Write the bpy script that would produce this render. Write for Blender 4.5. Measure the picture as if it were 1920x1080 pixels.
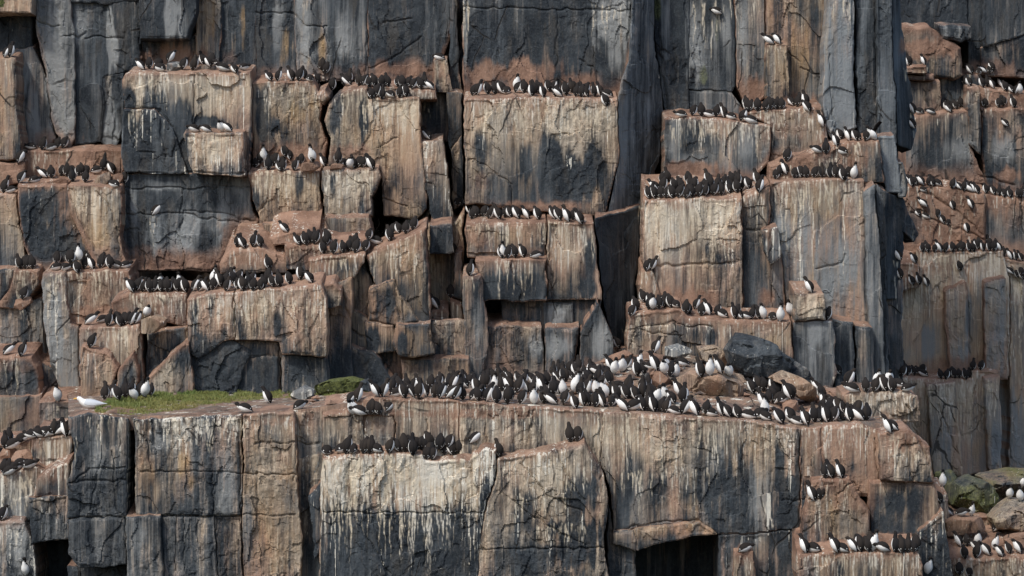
import bpy, math, random
import numpy as np
from mathutils import Vector, Matrix
S = bpy.context.scene
for o in list(bpy.data.objects): bpy.data.objects.remove(o)
C = S.collection
R = math.radians

# ------------------------------------------------------------------ camera, sky, sun, exposure
K = 1.944e-4                      # metres of width per photo pixel and metre of distance
cam = bpy.data.objects.new('camera', bpy.data.cameras.new('camera'))
C.objects.link(cam)
cam.data.sensor_width = 36.0
cam.data.lens = 36.0 / (1920 * K)
cam.location = (0, 0, 0)
cam.rotation_euler = (R(90), 0, 0)
cam.data.clip_start = 1.0
cam.data.clip_end = 2000
S.camera = cam

SUN_EL, SUN_AZ = 50.0, 38.0       # elevation; degrees to the left of the line behind the camera
w = bpy.data.worlds.new('World'); S.world = w; w.use_nodes = True
nt = w.node_tree
sky = nt.nodes.new('ShaderNodeTexSky'); sky.sky_type = 'NISHITA'; sky.sun_disc = False
sky.sun_elevation = R(SUN_EL); sky.sun_rotation = R(180 + SUN_AZ)
sky.dust_density = 2.0
bg = nt.nodes['Background']; bg.inputs['Strength'].default_value = 0.15
nt.links.new(sky.outputs[0], bg.inputs[0])
sl = bpy.data.lights.new('sun', 'SUN'); sl.energy = 2.7; sl.angle = R(7.0); sl.color = (1.0, 0.96, 0.90)
so = bpy.data.objects.new('sun', sl); C.objects.link(so)
sd = Vector((-math.sin(R(SUN_AZ)) * math.cos(R(SUN_EL)), -math.cos(R(SUN_AZ)) * math.cos(R(SUN_EL)), math.sin(R(SUN_EL))))
so.rotation_euler = sd.to_track_quat('Z', 'Y').to_euler()
so.location = (-30, -20, 60)
S.view_settings.view_transform = 'Standard'; S.view_settings.look = 'None'
S.view_settings.exposure = 0.17; S.view_settings.gamma = 1.0

# ------------------------------------------------------------------ noise
def hsh(ix, iy, s):
    n = (ix.astype(np.int64) * 374761393 + iy.astype(np.int64) * 668265263 + s * 1442695041) & 0xffffffff
    n = ((n ^ (n >> 13)) * 1274126177) & 0xffffffff
    n = ((n ^ (n >> 15)) * 2246822519) & 0xffffffff
    return ((n ^ (n >> 16)) & 0xffff) / 65535.0
def vn(x, y, s):
    ix = np.floor(x); iy = np.floor(y); fx = x - ix; fy = y - iy
    fx = fx * fx * (3 - 2 * fx); fy = fy * fy * (3 - 2 * fy)
    a = hsh(ix, iy, s); b = hsh(ix + 1, iy, s); c = hsh(ix, iy + 1, s); d = hsh(ix + 1, iy + 1, s)
    return (a + (b - a) * fx) * (1 - fy) + (c + (d - c) * fx) * fy
def fbm(x, y, s, o=4):
    t = 0; a = 0.5; n = 0
    for i in range(o):
        t = t + a * vn(x, y, s + i * 17); n += a; x = x * 2.03 + 5.1; y = y * 2.03 + 1.7; a *= 0.5
    return t / n
def facets(x, y, s):              # chipped flat facets: offset and tilt per cell
    ix = np.floor(x); iy = np.floor(y)
    best = np.full(x.shape, 9.0); val = np.zeros(x.shape)
    for dx in (-1, 0, 1):
        for dy in (-1, 0, 1):
            cx = ix + dx; cy = iy + dy
            px = cx + 0.1 + 0.8 * hsh(cx, cy, s); py = cy + 0.1 + 0.8 * hsh(cx, cy, s + 1)
            d = np.maximum(np.abs(x - px) * 1.1, np.abs(y - py)) + 0.35 * np.hypot(x - px, y - py)
            v = (hsh(cx, cy, s + 2) - 0.5) + (hsh(cx, cy, s + 3) - 0.5) * (x - px) * 1.3 + (hsh(cx, cy, s + 4) - 0.5) * (y - py) * 1.3
            m = d < best
            best = np.where(m, d, best); val = np.where(m, v, val)
    return val
def sst(a, b, x):
    t = np.clip((x - a) / (b - a), 0, 1); return t * t * (3 - 2 * t)
def pts(s): return np.array([[float(v) for v in p.split(',')] for p in s.split()])
def W(px, py, Y):                 # a point of the place from its bearing and distance
    return np.stack([(px - 960) * K * Y, Y + 0 * px, -(py - 540) * K * Y], -1)

# ------------------------------------------------------------------ materials
def nodes(name):
    m = bpy.data.materials.new(name); m.use_nodes = True
    return m, m.node_tree, m.node_tree.nodes['Principled BSDF']
def N(nt, t, **kw):
    n = nt.nodes.new(t)
    for k, v in kw.items(): setattr(n, k, v)
    return n
def plain(name, col, rough=0.7, var=0.25, scale=40.0):
    m, t, b = nodes(name)
    nz = N(t, 'ShaderNodeTexNoise'); nz.inputs['Scale'].default_value = scale
    g = N(t, 'ShaderNodeTexCoord'); t.links.new(g.outputs['Object'], nz.inputs['Vector'])
    mx = N(t, 'ShaderNodeMix', data_type='RGBA')
    mx.inputs['A'].default_value = (*[c * (1 - var) for c in col], 1); mx.inputs['B'].default_value = (*[min(1, c * (1 + var)) for c in col], 1)
    t.links.new(nz.outputs['Fac'], mx.inputs['Factor']); t.links.new(mx.outputs['Result'], b.inputs['Base Color'])
    b.inputs['Roughness'].default_value = rough
    return m
def rock_material():
    m, t, b = nodes('stained_rock')
    L = t.links.new
    pos = N(t, 'ShaderNodeNewGeometry').outputs['Position']
    def noise(sx, sz, detail=4.0, rough=0.55, dist=0.0):
        mp = N(t, 'ShaderNodeVectorMath', operation='MULTIPLY'); mp.inputs[1].default_value = (sx, sx, sz)
        L(pos, mp.inputs[0])
        n = N(t, 'ShaderNodeTexNoise'); n.inputs['Scale'].default_value = 1.0
        n.inputs['Detail'].default_value = detail; n.inputs['Roughness'].default_value = rough; n.inputs['Distortion'].default_value = dist
        L(mp.outputs[0], n.inputs['Vector']); return n.outputs['Fac']
    def mth(op, a, bb, c=None, clamp=False):
        n = N(t, 'ShaderNodeMath', operation=op); n.use_clamp = clamp
        for i, v in enumerate((a, bb, c)):
            if v is None: continue
            if isinstance(v, (int, float)): n.inputs[i].default_value = v
            else: L(v, n.inputs[i])
        return n.outputs[0]
    def ramp(v, lo, hi):
        n = N(t, 'ShaderNodeMapRange', interpolation_type='SMOOTHSTEP'); L(v, n.inputs['Value'])
        n.inputs['From Min'].default_value = lo; n.inputs['From Max'].default_value = hi; return n.outputs['Result']
    def mix(f, a, bb):
        n = N(t, 'ShaderNodeMix', data_type='RGBA')
        if isinstance(f, (int, float)): n.inputs['Factor'].default_value = f
        else: L(f, n.inputs['Factor'])
        for k, v in (('A', a), ('B', bb)):
            if isinstance(v, tuple): n.inputs[k].default_value = (*v, 1)
            else: L(v, n.inputs[k])
        return n.outputs['Result']
    def attr(name):
        a = N(t, 'ShaderNodeAttribute', attribute_name=name); s = N(t, 'ShaderNodeSeparateColor'); L(a.outputs['Color'], s.inputs[0])
        return s.outputs[0], s.outputs[1], s.outputs[2], a.outputs['Alpha']
    tan, red, white, green = attr('stain')
    light, ochre, blue, cream = attr('tint')
    st1 = noise(7.0, 0.45, 5, 0.6)       # broad runs
    st2 = noise(25.0, 0.75, 4, 0.64)       # fine runs
    st3 = noise(48.0, 2.2, 4, 0.7)       # hairline runs
    blot = noise(1.6, 1.1, 6, 0.6, 0.4)
    grain = noise(20.0, 16.0, 8, 0.8)
    fine = noise(70.0, 60.0, 3, 0.7)
    run = mth('ADD', mth('MULTIPLY', st1, 0.45), mth('ADD', mth('MULTIPLY', st2, 0.4), mth('MULTIPLY', st3, 0.15)))
    # bare rock
    slate = mix(ramp(blot, 0.34, 0.66), (0.011, 0.016, 0.022), (0.040, 0.049, 0.057))
    slate = mix(mth('MULTIPLY', ramp(noise(2.6, 0.7, 6, 0.65, 0.3), 0.5, 0.66), 0.45), slate, (0.085, 0.075, 0.062))
    slate = mix(mth('MULTIPLY', ramp(grain, 0.48, 0.72), 0.6), slate, (0.105, 0.112, 0.115))
    slate = mix(mth('MULTIPLY', ramp(grain, 0.48, 0.3), 0.6), slate, (0.018, 0.02, 0.023))
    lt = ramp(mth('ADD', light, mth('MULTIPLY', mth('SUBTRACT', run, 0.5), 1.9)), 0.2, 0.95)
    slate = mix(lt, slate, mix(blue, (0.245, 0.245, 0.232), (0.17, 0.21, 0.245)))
    # guano crust
    tc = mix(ramp(st1, 0.35, 0.65), (0.25, 0.165, 0.10), (0.355, 0.25, 0.165))
    tc = mix(mth('MULTIPLY', ramp(blot, 0.4, 0.7), 0.5), tc, (0.20, 0.135, 0.09))
    patchy = ramp(noise(0.75, 0.4, 3, 0.5), 0.38, 0.62)
    tc = mix(mth('MULTIPLY', ramp(st2, 0.49, 0.64), mth('MULTIPLY_ADD', patchy, 0.65, 0.15)), tc, (0.60, 0.50, 0.375))
    tc = mix(mth('MULTIPLY', ramp(noise(2.0, 0.4, 6, 0.66, 0.6), 0.53, 0.66), 0.7), tc, (0.54, 0.42, 0.31))
    tc = mix(mth('MULTIPLY', ramp(st3, 0.52, 0.3), 0.5), tc, (0.10, 0.08, 0.06))
    tc = mix(mth('MULTIPLY', ramp(st2, 0.46, 0.3), 0.6), tc, (0.12, 0.095, 0.07))
    tc = mix(mth('MULTIPLY', ramp(grain, 0.46, 0.3), 0.4), tc, (0.11, 0.085, 0.06))
    hue = noise(0.8, 0.45, 4, 0.6)
    tc = mix(mth('MULTIPLY', ramp(hue, 0.46, 0.6), 0.8), tc, (0.37, 0.22, 0.152))
    tc = mix(mth('MULTIPLY', ramp(hue, 0.49, 0.36), 0.75), tc, (0.215, 0.195, 0.165))
    tc = mix(ochre, tc, (0.33, 0.20, 0.07))
    tc = mix(mth('MULTIPLY', cream, ramp(run, 0.35, 0.6)), tc, (0.64, 0.55, 0.42))
    te = ramp(mth('ADD', tan, mth('ADD', mth('MULTIPLY', mth('SUBTRACT', run, 0.5), 2.2), mth('MULTIPLY', mth('SUBTRACT', blot, 0.5), 0.6))), 0.08, 0.95)
    col = mix(mth('MULTIPLY', te, 0.94), slate, tc)
    veil = mth('MULTIPLY', ramp(noise(1.1, 0.28, 4, 0.6), 0.50, 0.66), ramp(st1, 0.40, 0.58))
    col = mix(mth('MULTIPLY', veil, 0.6), col, (0.085, 0.10, 0.112))
    # reddish dirt of the ledges
    rc = mix(ramp(blot, 0.35, 0.65), (0.155, 0.084, 0.056), (0.315, 0.19, 0.13))
    rc = mix(mth('MULTIPLY', ramp(grain, 0.5, 0.72), 0.6), rc, (0.42, 0.30, 0.23))
    rc = mix(mth('MULTIPLY', ramp(grain, 0.47, 0.3), 0.6), rc, (0.085, 0.055, 0.04))
    re = ramp(mth('ADD', red, mth('MULTIPLY', mth('SUBTRACT', blot, 0.5), 0.5)), 0.12, 0.9)
    col = mix(mth('MULTIPLY', re, 0.9), col, rc)
    # algae
    ge = ramp(mth('ADD', green, mth('MULTIPLY', mth('SUBTRACT', run, 0.5), 0.9)), 0.3, 0.9)
    col = mix(ge, col, mix(ramp(grain, 0.4, 0.6), (0.034, 0.042, 0.015), (0.125, 0.14, 0.042)))
    # white runs
    we = ramp(mth('ADD', mth('MULTIPLY', white, 0.47), mth('MULTIPLY', mth('SUBTRACT', mth('ADD', mth('MULTIPLY', noise(13.0, 0.14, 3, 0.6), 0.6), mth('MULTIPLY', noise(40.0, 0.5, 2, 0.5), 0.4)), 0.5), 2.6)), 0.34, 0.54)
    col = mix(mth('MULTIPLY', we, mth('MULTIPLY', ramp(white, 0.0, 0.18), 0.9)), col, (0.70, 0.67, 0.58))
    dp = attr('droppings')[0]
    de = ramp(mth('MULTIPLY', dp, mth('ADD', mth('MULTIPLY', fine, 0.9), mth('MULTIPLY', ramp(st2, 0.36, 0.62), 0.75))), 0.06, 0.75)
    col = mix(mth('MULTIPLY', de, 0.85), col, mix(ramp(blot, 0.4, 0.6), (0.60, 0.52, 0.39), (0.66, 0.62, 0.53)))
    # specks
    col = mix(mth('MULTIPLY', ramp(fine, 0.70, 0.78), 0.5), col, (0.62, 0.58, 0.5))
    col = mix(mth('MULTIPLY', ramp(fine, 0.40, 0.27), 0.45), col, (0.035, 0.032, 0.03))
    vm = N(t, 'ShaderNodeVectorMath', operation='MULTIPLY'); vm.inputs[1].default_value = (0.75, 0.75, 0.4)
    wp = N(t, 'ShaderNodeTexNoise'); wp.inputs['Scale'].default_value = 1.3; wp.inputs['Detail'].default_value = 4; L(pos, wp.inputs['Vector'])
    va = N(t, 'ShaderNodeVectorMath', operation='MULTIPLY_ADD'); va.inputs[1].default_value = (.3, .3, .3); L(wp.outputs['Color'], va.inputs[0]); L(pos, va.inputs[2]); L(va.outputs[0], vm.inputs[0])
    vo = N(t, 'ShaderNodeTexVoronoi', feature='DISTANCE_TO_EDGE'); vo.inputs['Scale'].default_value = 1.0; L(vm.outputs[0], vo.inputs['Vector'])
    crk = mth('MULTIPLY', ramp(vo.outputs['Distance'], 0.016, 0.003), ramp(noise(0.7, 0.7, 3), 0.54, 0.62))
    col = mix(mth('MULTIPLY', crk, 0.85), col, (0.02, 0.018, 0.016))
    L(col, b.inputs['Base Color'])
    b.inputs['Roughness'].default_value = 0.85
    b.inputs['Specular IOR Level'].default_value = 0.3
    rg = N(t, 'ShaderNodeTexNoise', noise_type='RIDGED_MULTIFRACTAL'); rg.inputs['Scale'].default_value = 1.0; rg.inputs['Detail'].default_value = 7; rg.inputs['Roughness'].default_value = 0.6
    rv = N(t, 'ShaderNodeVectorMath', operation='MULTIPLY'); rv.inputs[1].default_value = (3.2, 3.2, 2.0); L(pos, rv.inputs[0]); L(rv.outputs[0], rg.inputs['Vector'])
    h = mth('ADD', mth('MULTIPLY', noise(9.0, 6.0, 8, 0.68), 0.9), mth('ADD', mth('MULTIPLY', grain, 0.5), mth('MULTIPLY', st2, 0.25)))
    h = mth('SUBTRACT', mth('ADD', h, mth('MULTIPLY', rg.outputs['Fac'], -0.13)), mth('MULTIPLY', crk, 0.5))
    bp = N(t, 'ShaderNodeBump'); bp.inputs['Strength'].default_value = 0.8; bp.inputs['Distance'].default_value = 0.05
    L(h, bp.inputs['Height']); L(bp.outputs[0], b.inputs['Normal'])
    return m
ROCK = rock_material()

# ------------------------------------------------------------------ stains and darker patches on the rock (bearing, size, kind, strength)
PATCH = []
def P(kind, s):
    for q in s.split(';'):
        q = q.split()
        if q: PATCH.append((kind, *[float(v) for v in q]))
CRACK = []
def crack(s, depth=0.045, w=1.7):
    CRACK.append((pts(s), depth, w))

def segdist(px, py, a, b):
    ax, ay = a; bx, by = b
    dx, dy = bx - ax, by - ay; l = dx * dx + dy * dy + 1e-9
    t = np.clip(((px - ax) * dx + (py - ay) * dy) / l, 0, 1)
    qx = ax + t * dx; qy = ay + t * dy
    return np.hypot(px - qx, py - qy), qx, qy

def stain_arrays(px, py, dt, db, hgt, o, seed, up, drip_on=True):
    v = dt / np.maximum(dt + db, 1e-3)
    wn = fbm(px * 0.018, py * 0.012, seed, 4) - 0.5
    col = fbm(px * 0.05, py * 0.004 + seed, 77, 3) - 0.5
    col2 = fbm(px * 0.09, py * 0.007 + seed, 78, 3) - 0.5
    tan = o['tt'] + (o['tb'] - o['tt']) * sst(0.2, 0.95, v + wn * 0.7 + col * 0.6) + wn * 0.8 + col * 0.55 + col2 * 0.75
    red = 1.0 * o['rt'] * np.exp(-np.maximum(dt, 0) / (o['rl'] * (0.6 + 0.9 * np.abs(wn + 0.5)))) + o['rb'] * np.exp(-(np.maximum(db, 0) / (o['rh'] * (0.75 + wn + col * 0.6))) ** 2)
    white = o['w'] * np.exp(-np.maximum(dt, 0) / (o['wl'] * (0.7 + 1.3 * np.clip(col + 0.5, 0, 1)))) * (0.55 + 0.9 * (wn + 0.5))
    white = white * np.clip(.25 + 1.7 * (fbm(px * .035, py * .002 + seed, 79, 2) - .1), .1, 1.5)
    green = np.full(px.shape, o['g']); light = o['l'] + col * 0.7 + wn * 0.5 + col2 * 0.4
    ochre = np.clip(o['oc'] + wn * 0.6, 0, 1) * 0.6; blue = np.full(px.shape, o['bl']); cream = o['cr'] * np.exp(-np.maximum(dt, 0) / 120.0) + 0 * px
    red = np.where(up, np.maximum(red, o['top']), red); tan = np.where(up, np.maximum(tan, 0.6 * o['top'] + tan * 0.3), tan)
    white = np.where(up, .1 + .5 * sst(.5, .7, fbm(px * .09, py * .09, 80, 3)), white)
    ed = (fbm(px * 0.06, py * 0.035, 5, 3) - 0.5) * 0.9
    edc = (fbm(px * 0.16, py * 0.006 + 3, 6, 3) - 0.5) * 1.1
    for k, cx, cy, rx, ry, s in PATCH:
        m = (np.abs(px - cx) < rx * 1.7) & (np.abs(py - cy) < ry * 1.7)
        if not m.any(): continue
        d = np.sqrt(((px[m] - cx) / rx) ** 2 + ((py[m] - cy) / ry) ** 2)
        f = s * (1 - sst(0.25, 1.35, d + ed[m] + edc[m]))
        if k == 'w': f = s * (1 - sst(0.1, 1.3, d + ed[m] + 2.0 * edc[m]))
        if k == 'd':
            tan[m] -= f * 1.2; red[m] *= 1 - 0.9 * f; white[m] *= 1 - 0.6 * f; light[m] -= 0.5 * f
        elif k == 't': tan[m] += f * 0.75; red[m] *= 1 - 0.4 * f
        elif k == 'c': tan[m] += f * 0.6; cream[m] += f * 0.8
        elif k == 'w': white[m] = np.maximum(white[m], f)
        elif k == 'r': red[m] = np.maximum(red[m], f)
        elif k == 'g': green[m] = np.maximum(green[m], f)
        elif k == 'l': light[m] += f; tan[m] -= 0.5 * f
        elif k == 'o': tan[m] += f * 0.6; ochre[m] = np.maximum(ochre[m], f)
    drip = np.zeros(px.shape)
    if drip_on and len(px) and len(DRIP):
        sel = DRIP[(DRIP[:, 0] > px.min() - 4) & (DRIP[:, 0] < px.max() + 4) & (DRIP[:, 1] > py.min() - 22) & (DRIP[:, 1] < py.max())]
        od = np.argsort(px); sx = px[od]
        for x, y, l, wd, st, ph in sel:
            a0, a1 = np.searchsorted(sx, (x - 7, x + 7)); k_ = od[a0:a1]
            if not len(k_): continue
            qy = (py[k_] - y) / l; mm = (qy > 0) & (qy < 1)
            if not mm.any(): continue
            k_ = k_[mm]; qy = qy[mm]
            wb = 1.6 * np.sin(py[k_] * .07 + ph) + .8 * np.sin(py[k_] * .19 + ph * 2)
            drip[k_] = np.maximum(drip[k_], st * np.exp(-((px[k_] - x - wb) / (wd * (1.15 - .6 * qy))) ** 2) * np.minimum(1, (1 - qy) * 2.2) * np.minimum(1, qy * 9))
        drip[up] = 0
    a = np.clip(np.stack([tan, red, white, green], -1), 0, 1.2)
    bcol = np.clip(np.stack([light, ochre, blue, cream], -1), 0, 1.2)
    return a, bcol, np.stack([np.clip(drip, 0, 1), 0 * drip, 0 * drip, 0 * drip + 1], -1)

def mesh_np(name, co, quads, mat, smooth=True, a=None, b=None, c=None):
    me = bpy.data.meshes.new(name)
    n = len(co); f = len(quads)
    me.vertices.add(n); me.vertices.foreach_set('co', np.ascontiguousarray(co, dtype=np.float32).ravel())
    me.loops.add(f * 4); me.loops.foreach_set('vertex_index', np.ascontiguousarray(quads, dtype=np.int32).ravel())
    me.polygons.add(f); me.polygons.foreach_set('loop_start', np.arange(0, f * 4, 4, dtype=np.int32))
    me.update(calc_edges=True)
    me.polygons.foreach_set('use_smooth', np.full(f, smooth))
    for nm, arr in (('stain', a), ('tint', b), ('droppings', c)):
        if arr is not None:
            at = me.attributes.new(nm, 'FLOAT_COLOR', 'POINT'); at.data.foreach_set('color', np.ascontiguousarray(arr, dtype=np.float32).ravel())
    me.materials.append(mat)
    return me

def link(name, me, parent=None, **props):
    o = bpy.data.objects.new(name, me); C.objects.link(o)
    if parent is not None: o.parent = parent
    for k, v in props.items(): o[k] = v
    return o

DEF = dict(tt=.5, tb=.3, rt=0, rb=0, rl=15, rh=42, w=0, wl=60, l=.08, g=0, oc=0, bl=.2, cr=0, top=.75)
STEP = 2.1
_seed = [10]
def block(parent, Y, poly, name='rock_block', thick=1.6, slope=0.2, bev=0.022, rough=1.0, chip=1.0, crackY=True, world_off=None, **o):
    """One block of the cliff: its weathered front face as a fine relief, its top, sides and underside run back into the cliff."""
    q = dict(DEF); q.update(o); _seed[0] += 7; sd = _seed[0]
    P0 = pts(poly)
    br = random.Random(sd)
    q['tt'] += br.uniform(-.14, .06); q['tb'] += br.uniform(-.34, -.06); q['cr'] += br.uniform(0, .45); q['oc'] += br.uniform(0, .25); q['l'] += br.uniform(-.12, .12); q['w'] += br.uniform(0, .12)
    if P0.shape[1] == 2: P0 = np.concatenate([P0, np.zeros((len(P0), 1))], 1)
    A = np.c_[P0[:, 0], P0[:, 1], np.ones(len(P0))]
    pl = np.linalg.lstsq(A, P0[:, 2], rcond=None)[0] if np.abs(P0[:, 2]).max() > 0 else np.zeros(3)
    # densify and roughen the outline
    xy = []
    for i in range(len(P0)):
        a = P0[i, :2]; b = P0[(i + 1) % len(P0), :2]; n = max(1, int(np.hypot(*(b - a)) / 7))
        for j in range(n): xy.append(a + (b - a) * j / n)
    xy = np.array(xy)
    rx = (fbm(xy[:, 0] * .03, xy[:, 1] * .03, 3, 3) - .5) * 7 + (vn(xy[:, 0] * .14, xy[:, 1] * .14, 9) - .5) * 3
    ry = (fbm(xy[:, 0] * .03, xy[:, 1] * .03, 4, 3) - .5) * 7 + (vn(xy[:, 0] * .14, xy[:, 1] * .14, 8) - .5) * 3
    xy = xy + np.c_[rx, ry] * rough
    ar = 0.5 * np.sum(xy[:, 0] * np.roll(xy[:, 1], -1) - np.roll(xy[:, 0], -1) * xy[:, 1])
    if ar < 0: xy = xy[::-1]
    st = STEP
    x0, y0 = np.floor(xy.min(0) / st) - 1; x1, y1 = np.ceil(xy.max(0) / st) + 1
    gx = np.arange(x0, x1 + 1) * st; gy = np.arange(y0, y1 + 1) * st
    nx, ny = len(gx), len(gy)
    GX, GY = np.meshgrid(gx, gy)
    cx = (GX[:-1, :-1] + st / 2); cy = (GY[:-1, :-1] + st / 2)
    ins = np.zeros(cx.shape, bool)
    n = len(xy)
    for i in range(n):
        ax, ay = xy[i]; bx, by = xy[(i + 1) % n]
        if ay == by: continue
        m = (cy > min(ay, by)) & (cy <= max(ay, by)) & (cx < ax + (cy - ay) / (by - ay) * (bx - ax))
        ins ^= m
    idx = np.arange(nx * ny).reshape(ny, nx)
    cells = np.argwhere(ins)
    i, j = cells[:, 0], cells[:, 1]
    quads = np.stack([idx[i, j], idx[i + 1, j], idx[i + 1, j + 1], idx[i, j + 1]], -1)   # y down: this order faces the camera
    used = np.unique(quads); remap = -np.ones(nx * ny, int); remap[used] = np.arange(len(used)); quads = remap[quads]
    px = GX.ravel()[used].copy(); py = GY.ravel()[used].copy()
    # distance to the outline, and drop below the top edge
    dist = np.full(px.shape, 1e9); qx = px.copy(); qy = py.copy()
    dt = np.full(px.shape, 1e9); db = np.full(px.shape, 1e9)
    for s in range(n):
        a = xy[s]; b = xy[(s + 1) % n]
        d, ux, uy = segdist(px, py, a, b); m = d < dist
        dist[m] = d[m]; qx[m] = ux[m]; qy[m] = uy[m]
        if abs(a[0] - b[0]) > 1e-6:
            m = (px >= min(a[0], b[0])) & (px <= max(a[0], b[0]))
            yy = a[1] + (px - a[0]) / (b[0] - a[0]) * (b[1] - a[1])
            e = py - yy
            mm = m & (e >= -1); dt[mm] = np.minimum(dt[mm], np.maximum(e[mm], 0))
            mm = m & (e <= 1); db[mm] = np.minimum(db[mm], np.maximum(-e[mm], 0))
    dt[dt > 1e8] = 0; db[db > 1e8] = 0
    # boundary edges
    e = np.concatenate([quads[:, [0, 1]], quads[:, [1, 2]], quads[:, [2, 3]], quads[:, [3, 0]]])
    nv = len(px); key = e[:, 0] * nv + e[:, 1]; rkey = e[:, 1] * nv + e[:, 0]
    be = e[~np.isin(key, rkey)]
    bd = np.unique(be)
    px[bd] = qx[bd]; py[bd] = qy[bd]; dist[bd] = 0
    dm = dist * K * Y
    bn = fbm(px * .02, py * .02, sd + 1, 3)
    r = bev * (0.5 + 1.2 * bn)
    u = np.clip(dm / r, 0, 1)
    off = r * (1 - np.sqrt(np.maximum(0, 1 - (1 - u) ** 2)))
    wx = px * K * 66; wy = py * K * 66
    ew = np.clip(dm / 0.08, 0.45, 1)
    wrp = (fbm(wx * .9, wy * .9, sd + 2, 3) - .5) * 1.2
    rm = sst(.35, .65, fbm(wx * .8 + 4, wy * .5, sd + 21, 3)) * 1.1 + .12
    rel = facets((wx + wrp) * .9, (wy + wrp) * .5, sd) * 0.075 + rm * facets((wx + wrp * .5) * 2.7 + 7, (wy - wrp * .5) * 1.6, sd + 11) * 0.040 + rm * facets((wx + wrp * .3) * 7 + 3, (wy - wrp * .3) * 5, sd + 13) * 0.018
    rel += (fbm(wx * .5, wy * .35, sd + 3, 3) - .5) * 0.13 + rm * (fbm(wx * 7, wy * 5, sd + 4, 4) - .5) * 0.05
    rel += (fbm(wx * 5, wy * .35, sd + 5, 2) - .5) * 0.05
    off = off + rel * ew * chip
    if crackY:
        for cp, dep, cw in CRACK:
            if cp[:, 0].max() < px.min() - 9 or cp[:, 0].min() > px.max() + 9 or cp[:, 1].max() < py.min() - 9 or cp[:, 1].min() > py.max() + 9: continue
            jx = (vn(px * .08, py * .08, 31) - .5) * 7; jy = (vn(px * .08, py * .08, 32) - .5) * 7
            dd = np.full(px.shape, 1e9)
            for s in range(len(cp) - 1): dd = np.minimum(dd, segdist(px + jx, py + jy, cp[s], cp[s + 1])[0])
            off += dep * np.exp(-(dd / cw) ** 2)
    Yv = Y + pl[0] * px + pl[1] * py + pl[2] + off
    co = W(px, py, Yv)
    # the sides: run the rim back in three steps, tops rise away from the edge
    tang = np.zeros((nv, 2)); dv = np.c_[px, py][be[:, 1]] - np.c_[px, py][be[:, 0]]
    np.add.at(tang, be[:, 0], dv); np.add.at(tang, be[:, 1], dv)
    nrm = np.c_[-tang[:, 1], tang[:, 0]][bd]; nrm /= np.linalg.norm(nrm, axis=1, keepdims=True) + 1e-9
    # outward: test against centre of neighbouring cell by the winding of be (face on its left)
    outw = nrm
    upn = np.clip(-outw[:, 1], -1, 1)
    loc = -np.ones(nv, int); loc[bd] = np.arange(len(bd))
    rings = [bd]; allco = [co]; base = nv; upf = [np.zeros(nv, bool)]; ext_px = [px]; ext_py = [py]
    dts = [dt]; dbs = [db]
    cuts = (0.06, 0.3, 0.75, 1.0)
    for ci, c in enumerate(cuts):
        d = thick * c
        rc = co[bd].copy(); rc[:, 1] += d
        jit = (vn(rc[:, 0] * 5, rc[:, 2] * 5 + ci * 3.7, sd + 6) - .5) * 0.07
        rise = slope * d * np.clip(upn * 1.6 - .3, 0, 1) + 0.012 * np.clip(upn, 0, 1)
        rc[:, 2] += rise + jit * (upn > .4) * (ci < 3)
        allco.append(rc); rings.append(base + np.arange(len(bd))); base += len(bd)
        upf.append(upn > .5); ext_px.append(px[bd] + ci * 3.1); ext_py.append(py[bd] + ci * 2.3)
        dts.append(dt[bd] * 0 + np.where(upn > .3, 0, dt[bd])); dbs.append(db[bd])
    sides = []
    la, lb = loc[be[:, 0]], loc[be[:, 1]]
    for k in range(len(cuts)):
        r0, r1 = rings[k], rings[k + 1]
        sides.append(np.stack([r0[lb], r0[la], r1[la], r1[lb]], -1))
    quads = np.concatenate([quads] + sides); co = np.concatenate(allco)
    px = np.concatenate(ext_px); py = np.concatenate(ext_py)
    up = np.concatenate(upf)
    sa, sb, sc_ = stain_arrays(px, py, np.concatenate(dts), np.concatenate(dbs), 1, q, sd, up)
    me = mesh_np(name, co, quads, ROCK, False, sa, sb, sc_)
    if world_off is not None: pass
    ob = link(name, me, parent)
    return ob
ROWS = []
# ------------------------------------------------------------------ where the guillemots sit (bearing of the feet and posture)
def row(where, s, kf=1.0, extra=True):
    L_ = []
    for q in s.split(';'):
        q = q.split()
        if q: L_.append((float(q[0]), float(q[1]), q[2]))
    L_ += [(x + 6, y - 3.5, 'b') for x, y, c in list(L_)[::3] if extra and len(L_) > 9 and c == 'b']
    ROWS.append((where, L_, kf))

row('on the left block under the dark overhang', '266 131 l;282 129 B;297 126 B;304 134 L;319 117 B;346 131 b;361 132 b;378 121 l;391 120 l;398 121 B;416 133 l;427 134 L;442 144 l;453 131 R')
row('on the tiny ledge of the left slate block', '368 248 L;390 248 L;415 248 F;430 248 l')
row('on the short ledge left of the slate block', '62 280 L;80 281 b;92 282 R;108 278 b;119 278 b')
row('among the orange rubble at far left', '4 362 b;14 362 R;6 352 l;38 306 B;40 343 r;60 343 R;84 334 l;100 334 b;117 330 b;129 331 b;135 341 b;146 330 b;154 327 b;163 342 b;174 328 R;195 320 a;213 330 l;219 358 L;237 348 b')
row('on the tan pillar at the upper left edge', '10 108 r;20 107 r')
row('on the high middle ledge', '507 152 l;521 152 r;546 152 l;562 151 b;580 153 B;597 158 l;605 142 b;621 159 b;634 160 l;647 159 b;655 161 l;672 161 a;682 160 r;692 163 b;705 163 b;716 164 b;730 162 b;746 163 b;757 164 B;764 166 b;775 166 b;787 167 b;797 167 L;811 168 l;698 185 b;716 186 a;734 184 B;752 183 b')
row('alone on the tan pillar beside the black cleft', '828 113 L')
row('alone in the brown niche beside the black cleft', '803 262 l')
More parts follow.
